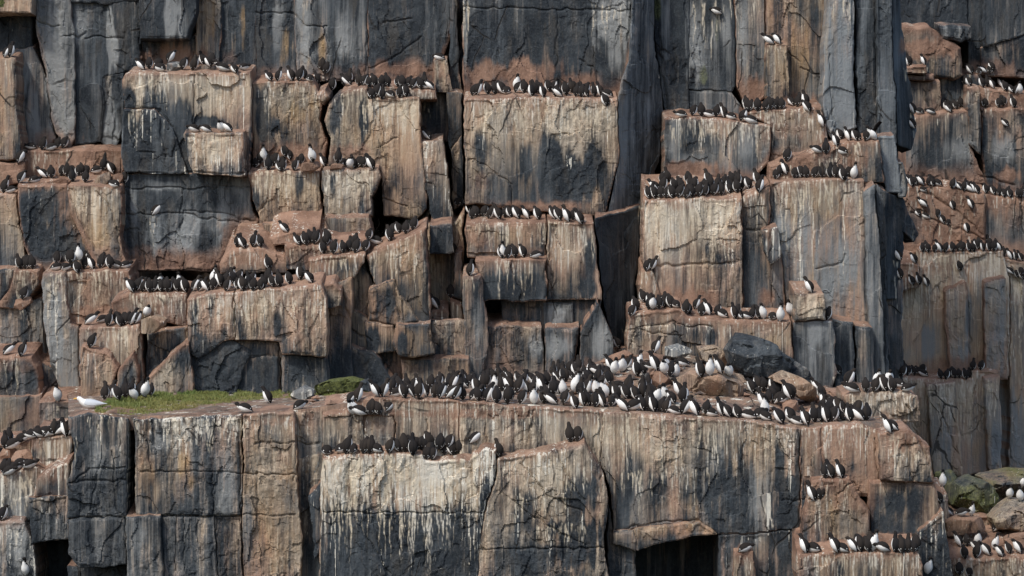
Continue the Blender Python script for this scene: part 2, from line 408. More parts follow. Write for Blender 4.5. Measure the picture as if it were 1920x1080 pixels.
row('on the twin tan blocks in the middle', '480 314 b;494 309 f;500 319 b;509 306 b;522 321 l;531 321 b;530 306 b;544 304 B;554 320 b;565 308 B;582 304 l;589 300 f;610 310 l;634 306 b;646 308 B;653 316 F;664 316 l;674 312 b;683 314 b;697 318 l')
row('on top of the tall centre block', '886 179 B;898 178 r;914 177 b;925 177 b;940 176 l;952 177 B;970 165 f;966 174 r;981 175 b;995 181 l;1004 175 b;1012 175 b;1016 182 l;1030 172 b;1037 171 r;1040 181 B;1052 182 l;1063 179 b;1070 174 b;1078 181 b;1085 175 b;1090 182 b;1102 182 l;1115 181 b;1123 181 l;1143 183 L;1137 205 b')
row('on the greenish block right of the tower', '1282 219 L;1299 217 B;1315 218 B;1334 220 L;1343 219 b;1357 221 l;1375 224 L;1392 228 B;1412 234 L')
row('on the pink block below the small pillar', '1396 212 b;1408 208 b;1422 208 b;1433 207 b;1440 203 b;1447 206 b;1454 206 b;1467 206 b;1483 199 l;1498 200 b;1513 198 l;1518 215 l;1541 238 l')
row('high on the wall right of the tower', '1347 28 L;1446 84 l;1460 83 l')
row('beside the blue grey ribs', '1575 262 B;1590 264 l;1604 264 l;1612 264 l;1621 264 r;1640 264 W;1532 287 L;1550 287 b;1567 286 l;1585 288 L')
row('on the red ledge above the big grey wall', '1457 328 b;1478 312 b;1475 331 l;1490 331 b;1503 333 b;1515 333 b;1528 332 b;1541 333 a;1557 333 V;1567 333 b;1603 331 f;1590 331 b;1580 344 b;1618 340 F')
row('in the dense pack on the cream block', '1217 373 b;1228 372 b;1240 371 b;1250 371 B;1262 372 B;1275 370 b;1285 372 b;1297 370 b;1310 368 b;1320 367 b;1335 366 b;1355 366 b;1368 363 b;1380 361 b;1392 361 B;1405 354 B;1418 345 l;1425 368 r;1228 358 l;1245 357 b;1262 357 b;1272 357 b;1295 355 b;1303 357 b;1322 357 b;1345 354 b;1358 350 b;1373 346 b;1382 347 b;1395 350 B;1243 345 b;1293 345 b;1330 346 b')
row('on the ledge under the centre tower', '858 391 B;871 392 B;880 398 l;884 411 b;893 408 b;905 406 b;915 410 r;925 407 b;936 411 l;945 408 b;955 408 b;968 410 l;988 411 l;1008 412 l;1025 411 r;1040 411 b;1050 413 b;1062 416 l;1075 413 B;1090 421 l')
row('on the step in the middle of the tower', '940 484 b;943 484 f;953 484 b;965 483 b;980 483 l;1000 484 R')
row('alone in the brown gully', '882 517 r;852 476 l;845 558 b;820 579 l')
row('on the pink slope at mid left', '445 463 b;458 465 l;475 462 b;488 463 b')
row('on the stepped pink ledges', '535 436 l;560 459 l;570 459 b;585 455 b;592 457 b;605 476 b;609 460 b;625 476 b;640 474 b;655 471 b;667 474 b;682 471 b')
row('on top of the brown wedge', '692 455 b;703 445 b;710 458 L;715 438 b;735 440 b;732 452 b;748 438 b;762 438 b;775 431 b')
row('at the end of the long ledge', '505 505 b;522 510 b;503 529 b;512 538 b;525 538 b;542 533 b;562 524 l;583 531 l')
row('along the long middle left ledge', '245 548 l;256 545 r;268 547 b;278 548 b;290 547 b;300 540 f;300 547 b;312 547 b;323 545 b;331 546 b;340 540 f;345 548 l;365 546 r;375 546 r;388 546 l;400 543 b;402 532 f;412 540 l;425 533 b;433 530 f;428 546 b;440 533 b;447 543 b;455 545 b;462 543 b;470 535 b;475 545 b;487 543 b')
row('on the red brown ledge at left', '38 504 b;50 504 b;58 504 b;104 495 b;100 507 R;118 507 R;130 498 b;148 488 f;155 488 b;168 490 l;160 504 b;175 505 l;188 503 b;192 495 b;204 503 b;222 503 L;234 503 R;148 528 b')
row('alone on the left wall', '43 550 b;170 652 b;12 666 r;40 668 r;290 403 r')
row('in the bunch below the red brown ledge', '165 609 r;185 605 R;200 611 b;207 602 b;215 600 b;222 604 b;227 612 b;235 604 b;243 609 r;255 607 r;273 594 F')
row('behind the gull', '197 749 b;210 748 r;226 749 b;240 745 b;250 743 b;257 749 F;265 743 b;275 743 f;285 742 b;105 757 f')
row('on the turf shelf', '464 775 L;505 756 l;558 772 R')
row('in the lower left corner', '10 840 b;20 842 R;35 838 R;62 822 L;75 820 L;90 818 L;100 816 b;110 816 r;122 818 l;130 816 r;87 846 r;20 884 R;35 876 R;50 880 R;12 905 R;8 890 b;5 976 b;48 1078 f', 1.0)
row('on the lower white streaked ledge', '614 853 B;635 850 R;652 850 b;662 850 B;679 850 b;695 850 b;710 849 L;731 849 b;748 847 b;760 846 b;772 861 a;788 842 b;800 861 b;813 862 b;780 838 B;801 842 b;813 843 b;825 842 b;833 842 b;845 842 b;862 842 a;889 842 r')
row('alone at the right end of the streaked ledge', '937 856 l')
row('on the step below the left end of the crowd', '665 777 F;680 779 L;695 777 b;710 777 b;726 778 r')
row('in the small recess below the crowd', '1070 828 b;1083 827 b')
row('on the rounded corner of the buttress', '1668 813 l;1678 808 l')
row('in the hollow of the right buttress', '1548 896 b;1560 896 b;1577 896 l;1525 928 l;1537 931 b')
row('along the lowest right ledge', '1510 1037 l;1530 1036 L;1568 1036 l;1582 1036 L;1600 1035 l;1615 1034 b;1628 1034 b;1640 1033 f;1662 1035 L;1677 1035 a;1690 1037 b;1700 1035 b;1710 1035 b')
row('alone on the near wall right of the cave', '1393 1037 R;1740 1080 f')
row('on the small shelves of the far cliff', '1700 124 l;1708 122 l;1732 122 l;1822 139 l;1835 138 B;1845 138 l;1855 138 b;1808 162 b;1820 162 b;1842 164 l;1852 163 b;1860 166 l;1878 164 l;1885 172 b;1895 177 l;1905 179 r;1915 184 f;1845 202 b;1870 202 b;1882 202 b;1900 202 b;1772 207 b;1780 214 l;1785 205 b;1792 205 b;1710 214 l;1730 214 L;1748 215 L;1713 242 l;1885 238 l', .95)
row('on the upper red slope of the far cliff', '1703 343 l;1715 347 l;1728 349 l;1740 348 b;1748 354 l;1760 349 L;1735 362 L;1787 360 b;1797 364 l;1810 362 b;1825 362 l;1835 364 l;1850 365 b;1862 366 b;1875 368 b;1885 370 b;1895 371 b;1908 373 b;1918 374 b;1712 372 l;1732 389 l;1790 391 l;1822 391 l;1820 377 l;1720 420 l;1742 421 L;1757 422 b;1770 442 l;1775 422 b;1813 436 l', .95)
row('in the long straight line on the far cliff', '1728 473 b;1740 473 b;1752 473 b;1763 473 l;1774 473 b;1786 473 b;1797 473 b;1806 472 b;1815 472 b;1828 472 b;1840 472 l;1853 471 b;1863 471 b;1873 470 l;1838 460 a;1848 458 b;1880 482 b;1893 489 l;1905 492 l;1918 494 l;1895 515 l;1905 521 b;1918 524 b', .92)
row('on the little perches beside the far line', '1685 489 l;1715 495 l;1688 512 l;1710 535 l;1722 534 l;1737 537 l;1800 508 b', .95)
row('on the low ledge of the far cliff', '1692 705 b;1702 704 b;1710 704 b;1720 703 b;1732 706 L;1762 710 b;1775 711 b;1788 709 b;1800 710 b;1812 711 b;1825 694 b;1838 694 b', .95)
row('among the mossy boulders', '1767 912 f;1763 942 l;1783 967 l;1798 967 R;1822 967 f;1892 935 f;1914 940 f;1918 918 f;1867 997 r', .95)
row('on the red ledge at lower right', '1802 1025 l;1815 1024 b;1830 1033 l;1835 1022 f;1850 1042 l;1863 1030 f;1875 1044 l;1893 1038 b;1908 1038 l;1800 1077 b;1815 1075 b;1828 1072 b', .95)
row('on the slope left of the tan end slab', '1572 703 l;1590 722 r')
row('on the tan end slab', '1600 736 L;1622 735 b;1640 734 b;1651 733 b;1660 733 b;1645 722 f;1668 722 F;1675 734 b;1688 728 L;1695 735 R')
row('alone beside the orange stones', '1160 656 l;1228 660 r')
row('on the steps beside the dark tower side', '1183 609 b;1192 583 b;1208 556 b;1213 508 r;1221 509 r')
row('along the pink ledge above the rubble', '1216 580 b;1224 580 f;1234 579 b;1244 577 b;1255 577 b;1271 577 B;1285 592 b;1302 580 r;1315 592 b;1330 591 l;1343 591 b;1360 596 L;1378 597 b;1387 598 l;1400 598 L;1412 598 b;1422 598 B;1431 598 f;1450 600 B;1465 602 f;1482 590 f')
row('on the tan pillar block right of the rubble', '1520 549 l;1551 600 b')
FRONT = '660 756 r;674 757 r;705 744 l;718 744 r;738 744 R;757 746 b;775 745 l;786 747 b;800 744 l;815 746 b;826 747 r;843 747 r;855 749 B;868 751 b;886 752 r;895 752 b;915 753 r;932 756 b;948 756 b;975 758 B;1003 758 f;1020 757 b;1040 759 l;1060 759 b;1078 766 l;1092 761 l;1105 761 l;1120 763 b;1130 763 l;1150 762 b;1172 771 l;1185 769 R;1203 770 l;1215 770 b;1226 772 l;1238 772 b;1248 774 r;1266 777 L;1282 776 r;1303 779 l;1320 778 b;1340 781 L;1355 780 l;1368 782 l;1385 784 b;1406 786 L;1420 785 R;1440 789 L;1468 794 l;1483 792 b;1500 798 L;1513 799 l;1524 792 b;1537 792 b;1552 792 l;1563 790 b;1578 788 B;1594 790 l;1612 789 l;1625 788 b'
row('in the front rank of the crowd', FRONT)
row('in the second rank of the crowd', '730 735 b;748 733 b;765 731 b;776 730 r;787 729 l;805 729 b;820 727 b;840 729 b;852 730 r;862 731 b;872 728 l;895 736 l;905 728 b;925 732 f;940 733 b;955 734 l;970 735 b;985 738 l;1000 740 b;1015 738 l;1035 740 b;1048 738 l;1060 740 f;1075 738 f;1087 742 b;1100 740 r;1118 742 f;1135 745 f;1147 745 b;1160 748 l;1176 748 b;1190 750 b;1205 746 a;1218 752 b;1232 755 f;1250 753 f;1280 755 b;1262 758 l')
row('in the middle of the crowd', '900 722 R;882 722 b;940 722 b;955 720 l;970 720 l;980 723 b;1000 720 l;1015 724 l;1025 722 b;1045 716 l;1058 716 b;1070 712 l;1082 722 b;1094 725 b;1104 720 b;1118 716 b;1140 722 b;1130 728 r;1155 730 R;1176 733 b;915 717 b;928 715 b;868 717 b;850 718 b;1206 733 b')
row('at the back of the crowd', '1040 706 b;1052 704 b;1064 702 b;1083 694 V;1078 704 b;1095 708 b;1108 706 b;1122 702 L;1138 703 L;1150 702 f;1145 694 l;1165 698 f;1178 690 r;1193 705 l;1205 703 b;1199 692 f;1227 717 l;1225 692 L;1248 695 F;1255 706 B;1268 707 f;1287 687 L;1243 704 F')
row('on the rubble behind the crowd', '1312 708 l;1330 704 f;1352 701 l;1367 706 F;1428 713 L;1275 743 l;1413 738 l;1422 732 b;1433 734 b;1449 736 l;1460 742 b;1430 764 l;1440 756 b;1455 758 r;1464 761 R;1480 748 l;1488 746 b;1432 778 f;1452 746 b;1470 738 b;1540 748 b;1548 764 l;1564 770 l;1575 774 b;1586 775 b;1545 774 r;1556 778 b;1600 778 b;1535 735 l')

# droppings run down the rock below every perch
DRIP = []
_dr = random.Random(77)
def drips(x, y, n, l0, l1, w0=.8, w1=1.8, sx=8, s=.85):
    for _ in range(n):
        l = l0 + (l1 - l0) * _dr.random() ** 2.2
        DRIP.append((x + _dr.gauss(0, sx), y + _dr.uniform(-6, 6), l, _dr.uniform(w0, w1), s * _dr.uniform(.35, 1.0), _dr.uniform(0, 50)))
for where, L_, kf in ROWS:
    n, l0, l1 = 5, 14, 110
    if 'lower white streaked' in where: n, l0, l1 = 8, 30, 260
    elif 'shelves of the far' in where or 'slope of the far' in where: n, l0, l1 = 2, 8, 50
    elif 'front rank' in where: n, l0, l1 = 4, 14, 130
    elif 'crowd' in where or 'rubble' in where: continue
    elif 'line on the far' in where or 'low ledge of the far' in where: n, l0, l1 = 7, 20, 170
    for x, y, c in L_: drips(x, y + 2, n, l0, l1, s=1.6 if n == 8 else .75)
def band(x0, x1, y, n, l0, l1, **k):
    for _ in range(max(1, int(n * .7))): drips(_dr.uniform(x0, x1), y + _dr.uniform(-3, 3), 1, l0, l1, sx=1, **k)
band(310, 470, 786, 190, 10, 70, s=1); band(310, 400, 800, 70, 10, 80, s=1); band(165, 230, 784, 45, 8, 60); band(240, 300, 788, 20, 8, 50); band(430, 560, 784, 40, 10, 60)
band(940, 1110, 870, 60, 20, 90); band(1000, 1100, 985, 50, 15, 70); band(960, 1060, 930, 40, 15, 70); band(1040, 1110, 900, 30, 10, 70); band(610, 900, 880, 60, 40, 230, s=1.5)
band(1140, 1480, 790, 120, 20, 160); band(1150, 1330, 880, 70, 20, 110); band(1430, 1450, 940, 12, 40, 140); band(1500, 1650, 800, 50, 15, 90); band(1660, 1750, 850, 45, 15, 70)
band(0, 60, 900, 60, 20, 90); band(62, 130, 860, 40, 10, 60); band(0, 45, 985, 35, 20, 90); band(85, 150, 520, 30, 30, 200); band(240, 275, 205, 16, 30, 80)
band(880, 1150, 200, 90, 15, 140); band(1210, 1390, 385, 130, 20, 190); band(1250, 1430, 232, 60, 15, 70); band(1460, 1620, 350, 60, 30, 260); band(280, 468, 145, 60, 15, 90); band(350, 455, 255, 50, 15, 70)
band(480, 600, 165, 30, 15, 80); band(640, 785, 195, 60, 15, 110); band(606, 700, 325, 45, 15, 80); band(470, 600, 328, 25, 10, 60); band(355, 610, 560, 110, 15, 120); band(720, 800, 470, 30, 20, 120)
band(1030, 1112, 425, 35, 15, 120); band(880, 1022, 428, 20, 10, 50); band(1190, 1480, 605, 70, 10, 60); band(130, 228, 356, 25, 15, 90); band(1700, 1885, 485, 60, 20, 200); band(1700, 1870, 715, 60, 20, 160); band(1890, 1925, 520, 25, 30, 300)
band(1110, 1180, 10, 20, 20, 110); band(560, 580, 0, 8, 30, 90); band(868, 880, 0, 12, 40, 120); band(1300, 1420, 0, 30, 30, 160); band(1560, 1600, 0, 16, 40, 200); band(1505, 1710, 1045, 50, 10, 60); band(1770, 1925, 1050, 30, 8, 40)
DRIP = np.array(DRIP)

# ------------------------------------------------------------------ stains, darker patches and cracks
P('l', '105 130 16 130 .9;207 62 6 60 .7;120 230 20 30 .5;35 150 18 60 .35;60 210 12 60 .4;205 225 10 50 .5;320 40 14 60 .35;150 90 10 90 .3')
P('g', '4 6 16 16 1;2 30 10 14 .5')
P('l', '207 60 8 60 1;215 95 8 34 .8;320 30 20 44 .6;345 45 10 40 .5;150 40 12 40 .5;50 130 12 40 .5;66 220 12 44 .6;218 250 12 30 .5;640 60 10 50 .5;520 40 10 50 .6;1170 40 14 60 .8;980 60 20 40 .25;700 60 10 50 .3;1300 300 30 16 .3;250 380 8 30 .5;350 440 14 50 .5;295 470 10 30 .5')
P('d', '185 90 14 80 .5;160 200 18 60 .6;235 60 18 80 .5;50 60 20 40 .5')
P('o', '455 55 7 60 .9;440 85 8 40 .5;395 60 14 60 .35;535 85 13 55 1;605 85 12 50 .8;575 120 9 30 .4;650 110 14 40 .4')
P('t', '385 30 16 60 .6;40 10 24 16 .9;15 190 16 90 .7;18 250 16 30 .4')
P('r', '330 108 80 26 .85;60 265 14 20 .3;95 262 50 24 .6;430 110 26 22 .5')
P('l', '572 80 6 60 .8;562 15 7 30 .6;660 60 12 70 .3;515 60 8 60 .3;872 50 6 90 .7;815 60 8 60 .4;880 15 12 16 .4')
P('r', '750 132 110 26 .8;620 135 40 20 .45;500 135 30 16 .5')
P('d', '590 40 14 40 .5;500 70 12 60 .5;750 60 60 60 .5')
# left block
P('c', '262 165 14 30 .8;300 150 30 18 .6;410 175 50 50 .6;400 290 42 34 .7;258 205 7 30 .8')
P('d', '242 190 14 24 .5;300 190 14 24 .6;345 220 18 40 .8;330 290 26 50 .8;272 290 40 46 .7;390 228 36 10 .7;300 235 40 20 .6')  # darker patches, one a low band above the small ledge
P('w', '255 240 5 34 .8;268 240 4 30 .7;405 300 40 26 .8;430 195 24 40 .4;330 300 3 26 .5')
P('r', '460 260 14 90 .6;330 490 110 26 .9;440 440 34 26 .8;270 470 40 14 .5;200 475 30 14 .5')
P('l', '290 430 10 40 .6;330 460 14 34 .5;370 430 8 30 .5;420 380 10 40 .4;300 350 20 8 .3;450 350 12 30 .3')
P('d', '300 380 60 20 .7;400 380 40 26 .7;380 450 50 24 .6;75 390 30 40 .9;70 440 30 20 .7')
P('c', '90 400 6 60 .8;148 380 14 34 .7;176 385 5 60 .9;60 352 26 8 .5')
P('o', '180 440 36 36 .6;140 420 10 26 .4;120 350 30 8 .4;200 380 16 26 .3')
# middle
P('d', '490 215 11 44 .8;515 235 10 24 .4;630 210 13 40 .8;684 225 13 44 .8;605 230 8 24 .3;478 180 8 40 .5;740 330 10 30 .2')
P('g', '548 195 22 30 .45;700 395 14 20 .2;545 385 20 20 .15;40 620 12 34 .75;48 640 8 24 .6')
P('o', '600 195 30 10 .5;560 215 30 26 .4;740 280 40 60 .35;690 260 30 30 .3;560 370 30 30 .4;640 390 20 20 .3;760 470 30 40 .3')
P('r', '540 288 70 26 .95;660 285 50 20 .7;700 320 30 30 .5;560 438 50 20 .8;650 425 40 16 .4;590 485 60 26 .7;470 487 60 18 .7;740 445 60 14 .6')
P('d', '480 370 8 34 .5;560 345 8 30 .6;625 345 6 24 .5;650 500 30 20 .4;730 560 30 34 .4;780 600 24 20 .3;700 640 14 26 .6;755 640 10 16 .5;690 690 40 40 .7;640 700 30 30 .5')
P('c', '660 345 20 30 .7;745 210 34 40 .4;695 200 24 26 .35;640 360 10 30 .4')
P('w', '655 350 20 30 .4;612 345 6 26 .3')
# front wall below the middle ledge
P('d', '395 680 44 44 1;440 590 12 44 .5;395 570 10 40 .5;522 600 8 50 .5;495 700 30 30 .8;560 695 30 30 .6;570 580 10 60 .3;365 590 8 40 .4')
P('t', '420 590 24 40 .5;480 590 26 50 .5;570 620 34 60 .4')
P('w', '425 585 16 34 .4;580 620 20 44 .4;500 580 14 30 .3;100 580 10 60 .5;115 680 10 50 .5;90 640 8 60 .4')
P('r', '180 545 60 30 .6;190 585 60 16 .9;300 575 30 20 .7;100 535 30 14 .5;30 540 24 24 .5;40 690 40 12 .5')
P('l', '105 640 14 80 .8;88 600 8 50 .5;170 640 8 30 .3')
# centre
P('r', '960 140 110 30 .95;1085 155 60 24 .8;1000 388 100 14 .9;905 340 26 26 .5;900 445 30 24 .6;975 470 50 10 .5;890 195 30 24 .4;1010 215 60 14 .4;1130 300 14 80 .35;1075 500 40 50 .4')
P('t', '1025 115 12 44 .55;1075 135 18 22 .5;1165 60 5 40 .8;1075 260 30 60 .3;960 240 60 40 .3')
P('d', '905 270 18 40 .6;1030 300 26 60 .8;1075 330 50 40 .8;1120 320 16 60 .6;985 300 14 40 .5;920 150 30 20 .2;920 340 20 14 .2;940 540 30 30 .6;990 540 24 24 .6;1045 560 20 8 .3;1105 480 10 40 .5;1100 540 20 16 .5')
P('c', '915 230 30 40 .6;1050 235 30 34 .5;1070 470 30 40 .4;900 430 20 14 .3')
P('w', '925 290 6 60 .6;1065 300 14 12 .7;1020 270 4 60 .5;955 250 14 40 .4;1065 470 24 60 .4')
P('l', '1130 40 26 60 .8;1150 100 16 40 .6;1170 250 8 60 .3;1215 250 8 70 .4;1190 500 10 90 .4;1160 520 6 60 .2;1095 60 5 40 .3;1045 590 20 16 .6;1050 650 26 20 .6;1000 650 14 30 .4;1130 640 20 40 .4;895 600 10 50 .3')
P('r', '950 690 60 18 .5;1110 680 40 18 .5;830 690 30 20 .4;770 690 40 14 .4;835 600 20 40 .4')
# right centre
P('l', '1300 60 20 60 .4;1250 60 12 80 .3;1360 60 10 80 .4;1395 60 8 70 .4;1310 120 20 40 .4;1260 250 14 40 .3;1400 270 24 34 .4;1500 450 24 90 .5;1560 500 40 80 .6;1470 430 14 60 .4;1600 450 14 120 .5;1530 620 20 50 .5;1455 470 14 60 .4')
P('g', '1320 140 10 34 .6;1345 60 8 50 .5;1232 20 10 24 .7;1365 110 8 40 .4;1330 220 8 20 .2;1490 20 14 30 .3;1500 640 14 20 .4;1870 320 10 14 .2')
P('r', '1410 165 24 34 .9;1490 190 50 16 .7;1395 205 14 12 .7;1300 318 70 18 .9;1440 250 30 24 .5;1480 240 50 30 .55;1480 315 50 20 .9;1600 300 40 30 .7;1300 560 90 24 .8;1440 560 20 24 .8;1330 350 90 16 .7')
P('d', '1305 260 30 18 .4;1345 270 20 24 .3;1340 480 60 26 .35;1325 460 10 30 .4;1420 420 10 30 .2;1410 300 16 30 .3;1535 30 10 20 .2;1330 630 10 26 .7;1395 470 8 60 .3')
P('c', '1250 440 34 60 .6;1350 430 34 70 .6;1515 580 26 24 .5;1290 470 24 50 .4;1340 250 30 20 .3')
P('w', '1365 470 14 70 .5;1300 420 50 50 .35;1240 440 14 50 .4;1330 240 40 24 .4;1500 470 4 110 .9;1570 310 20 30 .2;1440 455 14 26 .6')
P('o', '1490 110 30 60 .4;1330 490 40 30 .3;1450 640 30 14 .3')
P('t', '1560 380 40 30 .5;1480 400 24 40 .35;1620 640 12 60 .3')
# far cliff
P('r', '1750 90 60 24 1;1800 380 110 40 .9;1760 430 60 30 .8;1900 400 40 40 .5;1860 130 60 24 .6;1760 500 60 24 .7;1800 685 90 20 .7;1890 330 24 18 .8;1870 190 60 10 .5;1900 500 30 30 .5;1760 210 60 10 .4')
P('l', '1870 600 16 100 .9;1845 560 12 60 .6;1760 640 60 40 .4;1790 560 14 30 .5;1900 800 20 70 .6;1830 800 20 70 .5;1780 790 20 70 .4;1720 860 10 40 .3;1880 280 24 30 .4;1800 280 30 24 .4;1735 70 10 10 0')
P('d', '1815 600 7 60 .7;1800 30 60 40 .6;1870 830 16 40 .5;1740 640 20 30 .3')
P('w', '1870 600 10 110 .5;1830 800 10 80 .45;1900 790 8 80 .5;1780 620 20 60 .3')
P('g', '1775 540 10 24 .3;1850 260 20 14 .2;1900 140 16 14 .2')
# near wall
P('w', '690 900 60 60 .9;780 920 60 70 .75;840 900 40 80 .8;650 920 24 60 .7;700 960 16 80 .5;850 980 30 60 .6;335 800 46 34 .9;400 805 50 32 .9;440 800 30 30 .7;190 800 40 30 .6;270 800 24 24 .4;1010 880 60 40 .6;1060 950 40 50 .5;980 960 30 50 .6;1060 1000 20 30 .6;1030 1040 24 40 .4;205 870 20 30 .4;20 930 30 60 .7;100 860 24 40 .7;20 1040 20 60 .6;1220 860 60 60 .3;1320 900 30 60 .35;1480 870 14 60 .4;1720 860 20 40 .5;860 860 50 20 .5;600 810 20 20 .2;960 800 60 16 .35;1440 960 8 90 .8;1090 985 10 40 .7')
P('c', '700 870 60 24 .6;830 880 60 40 .6;1040 890 50 30 .6;500 900 30 60 .25;1240 840 60 30 .4;1140 810 40 26 .3;960 820 60 20 .4;1100 800 30 20 .3')
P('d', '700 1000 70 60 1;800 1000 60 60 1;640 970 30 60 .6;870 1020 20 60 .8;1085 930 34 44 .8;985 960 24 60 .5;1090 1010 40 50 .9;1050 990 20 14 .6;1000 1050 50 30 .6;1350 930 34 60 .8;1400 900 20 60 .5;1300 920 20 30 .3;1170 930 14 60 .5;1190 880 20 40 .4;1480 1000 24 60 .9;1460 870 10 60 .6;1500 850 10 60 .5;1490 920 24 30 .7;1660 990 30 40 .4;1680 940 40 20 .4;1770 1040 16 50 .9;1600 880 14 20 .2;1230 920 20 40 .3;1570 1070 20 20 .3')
P('t', '530 940 36 160 .6;470 900 20 40 .4;275 860 14 70 .5;290 930 14 40 .4;1260 960 60 40 .5;1060 1060 60 20 .3;1620 850 40 60 .3;1300 990 40 14 .4')
P('o', '345 870 12 30 .6;360 905 12 20 .5;500 1000 20 60 .2;1300 930 10 60 .5;1560 950 14 60 .4')
P('r', '900 775 260 12 .8;700 850 90 10 .7;1130 785 60 12 .5;1300 800 200 14 .45;1560 840 70 40 .6;1640 880 40 50 .6;1600 920 60 50 .6;1580 790 60 14 .7;1700 830 40 16 .8;1660 1010 70 14 .8;1510 1035 30 14 .6;1700 790 14 8 .2;1390 1045 14 20 .7;100 800 40 24 .5;60 780 50 30 .5;90 880 34 30 .6;60 830 30 20 .6;700 800 60 20 .35;80 760 60 30 .4;560 790 50 12 .5;500 790 60 8 .5;1740 960 20 40 .4')
P('l', '420 900 24 80 .3;460 960 14 90 .3;30 990 24 60 .6;180 850 20 60 .25;260 1010 14 30 .3;360 860 40 30 .25;300 830 40 24 .4;1340 880 20 80 .3;1420 920 20 90 .4;1580 1000 20 60 .3')
for c in ('62,30 75,80 88,150 95,210 98,240 110,262', '64,35 86,48 110,50', '120,66 145,70 165,58', '262,72 265,104', '230,71 160,70',
          '368,20 366,72', '480,24 545,26', '545,24 562,36 575,48 610,52', '720,44 770,34', '690,130 740,106 790,70', '687,60 686,140',
          '1045,18 1044,66 1043,140', '870,14 1045,18 1190,20', '1090,110 1118,135 1120,158', '235,205 300,205 320,236', '878,298 905,306 960,346 962,385', '232,325 468,325', '228,353 345,354 470,350', '230,402 338,401 420,414 480,414', '344,354 338,401', '243,327 243,352',
          '250,250 258,285 290,285', '606,280 614,250 602,225 601,200', '712,275 745,258', '690,400 720,372 760,390', '340,430 345,395 415,400 470,415',
          '270,395 275,430', '366,100 362,300', '125,345 150,410 178,470', '180,360 205,385 222,440 226,490', '480,410 500,370',
          '1170,620 1260,605 1300,612 1335,612', '1335,612 1337,655', '1180,655 1195,620 1280,628', '1140,640 1170,680', '1445,395 1448,560',
          '1530,505 1575,495 1585,480', '1555,100 1562,240', '1600,0 1607,235', '1642,0 1645,220', '1500,130 1540,140', '1480,100 1500,115',
          '250,845 260,885 300,885 400,886 555,890', '275,820 285,880', '210,845 220,960', '235,900 130,905', '400,890 400,965', '280,968 555,965',
          '345,970 345,1075', '330,968 328,1072', '370,975 375,1040', '405,970 410,1078', '450,790 455,1078', '605,960 900,962', '700,970 725,1075',
          '745,1000 750,1040', '660,960 730,1075', '800,1000 795,1060', '1040,845 1070,905 1100,940', '975,870 1030,930 1090,960',
          '960,940 1050,1000 1100,1020', '900,1030 1130,1028', '1150,995 1230,980 1310,975', '1500,800 1505,1000', '1540,800 1545,930',
          '1465,940 1540,935', '1700,830 1710,900', '1570,930 1600,905 1630,960 1632,1000', '1640,820 1650,900 1700,905', '480,830 600,832',
          '800,790 795,830', '910,795 912,830', '1000,772 990,830', '680,790 690,830', '1190,985 1195,1040', '555,780 552,900', '1125,770 1128,900',
          '60,1020 130,1012', '1700,760 1720,800', '130,905 170,880 235,878', '185,790 190,860 170,960', '480,885 485,960', '290,790 292,850'):
    crack(c)
for c in ('200,140 205,180 215,210 214,262', '300,210 310,300', '1020,485 1024,560', '1200,500 1390,492', '1205,440 1215,375', '1400,430 1440,430',
          '1230,0 1240,120 1250,210', '1265,90 1268,160', '1310,40 1320,80', '640,540 660,620 700,640', '800,430 806,640', '740,530 750,600',
          '160,640 200,665', '440,548 442,640', '525,640 527,735', '350,620 352,700', '1760,540 1775,600 1780,640', '1815,500 1818,660',
          '1720,350 1800,400 1840,440', '1710,400 1780,425 1850,450', '1840,330 1900,345', '1890,620 1892,860', '1760,760 1800,870', '1700,760 1740,870'):
    crack(c, 0.05, 2.4)

P('r', '560 300 100 20 .5;1130 790 80 20 .5;1620 820 70 60 .6;700 790 70 30 .5;480 560 110 16 .5;1320 600 130 12 .6;150 300 80 14 .6;1290 385 90 12 .5;760 460 50 14 .5;990 200 120 12 .5')
# ------------------------------------------------------------------ the cliff: weathered wall behind the blocks
def back_wall(name, px0, px1, py0, py1, Y, n=70, **o):
    gx = np.linspace(px0, px1, int((px1 - px0) / 9)); gy = np.linspace(py0, py1, int((py1 - py0) / 9))
    GX, GY = np.meshgrid(gx, gy); px = GX.ravel(); py = GY.ravel()
    off = (fbm(px * .01, py * .01, 5, 4) - .5) * 1.2 + facets(px * .02, py * .012, 8) * .5
    co = W(px, py, Y + off); idx = np.arange(len(px)).reshape(GX.shape)
    q = np.stack([idx[:-1, :-1], idx[1:, :-1], idx[1:, 1:], idx[:-1, 1:]], -1).reshape(-1, 4)
    d = dict(DEF); d.update(o)
    a, b, c = stain_arrays(px, py, py - py0, py1 - py, 1, d, 3, np.zeros(len(px), bool), False)
    return link(name, mesh_np(name, co, q, ROCK, True, a, b), None, kind='structure')
UP = back_wall('upper_cliff', -420, 1684, -260, 860, 73.6, tt=.25, tb=.3, l=.2)
LO = back_wall('lower_cliff', -420, 1746, 840, 1330, 62.5, tt=.2, tb=.1, l=.05)
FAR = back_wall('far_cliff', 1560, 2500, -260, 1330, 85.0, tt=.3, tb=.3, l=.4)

U = lambda Y, p, **o: block(UP, Y, p, **o)
D = lambda Y, p, **o: block(LO, Y, p, **o)
F = lambda Y, p, **o: block(FAR, Y, p, **o)
dark = dict(tt=-.1, tb=-.1, l=.12)
grey = dict(tt=.15, tb=.15, l=.5)
tanb = dict(tt=.75, tb=.45, rt=.7, l=.25)

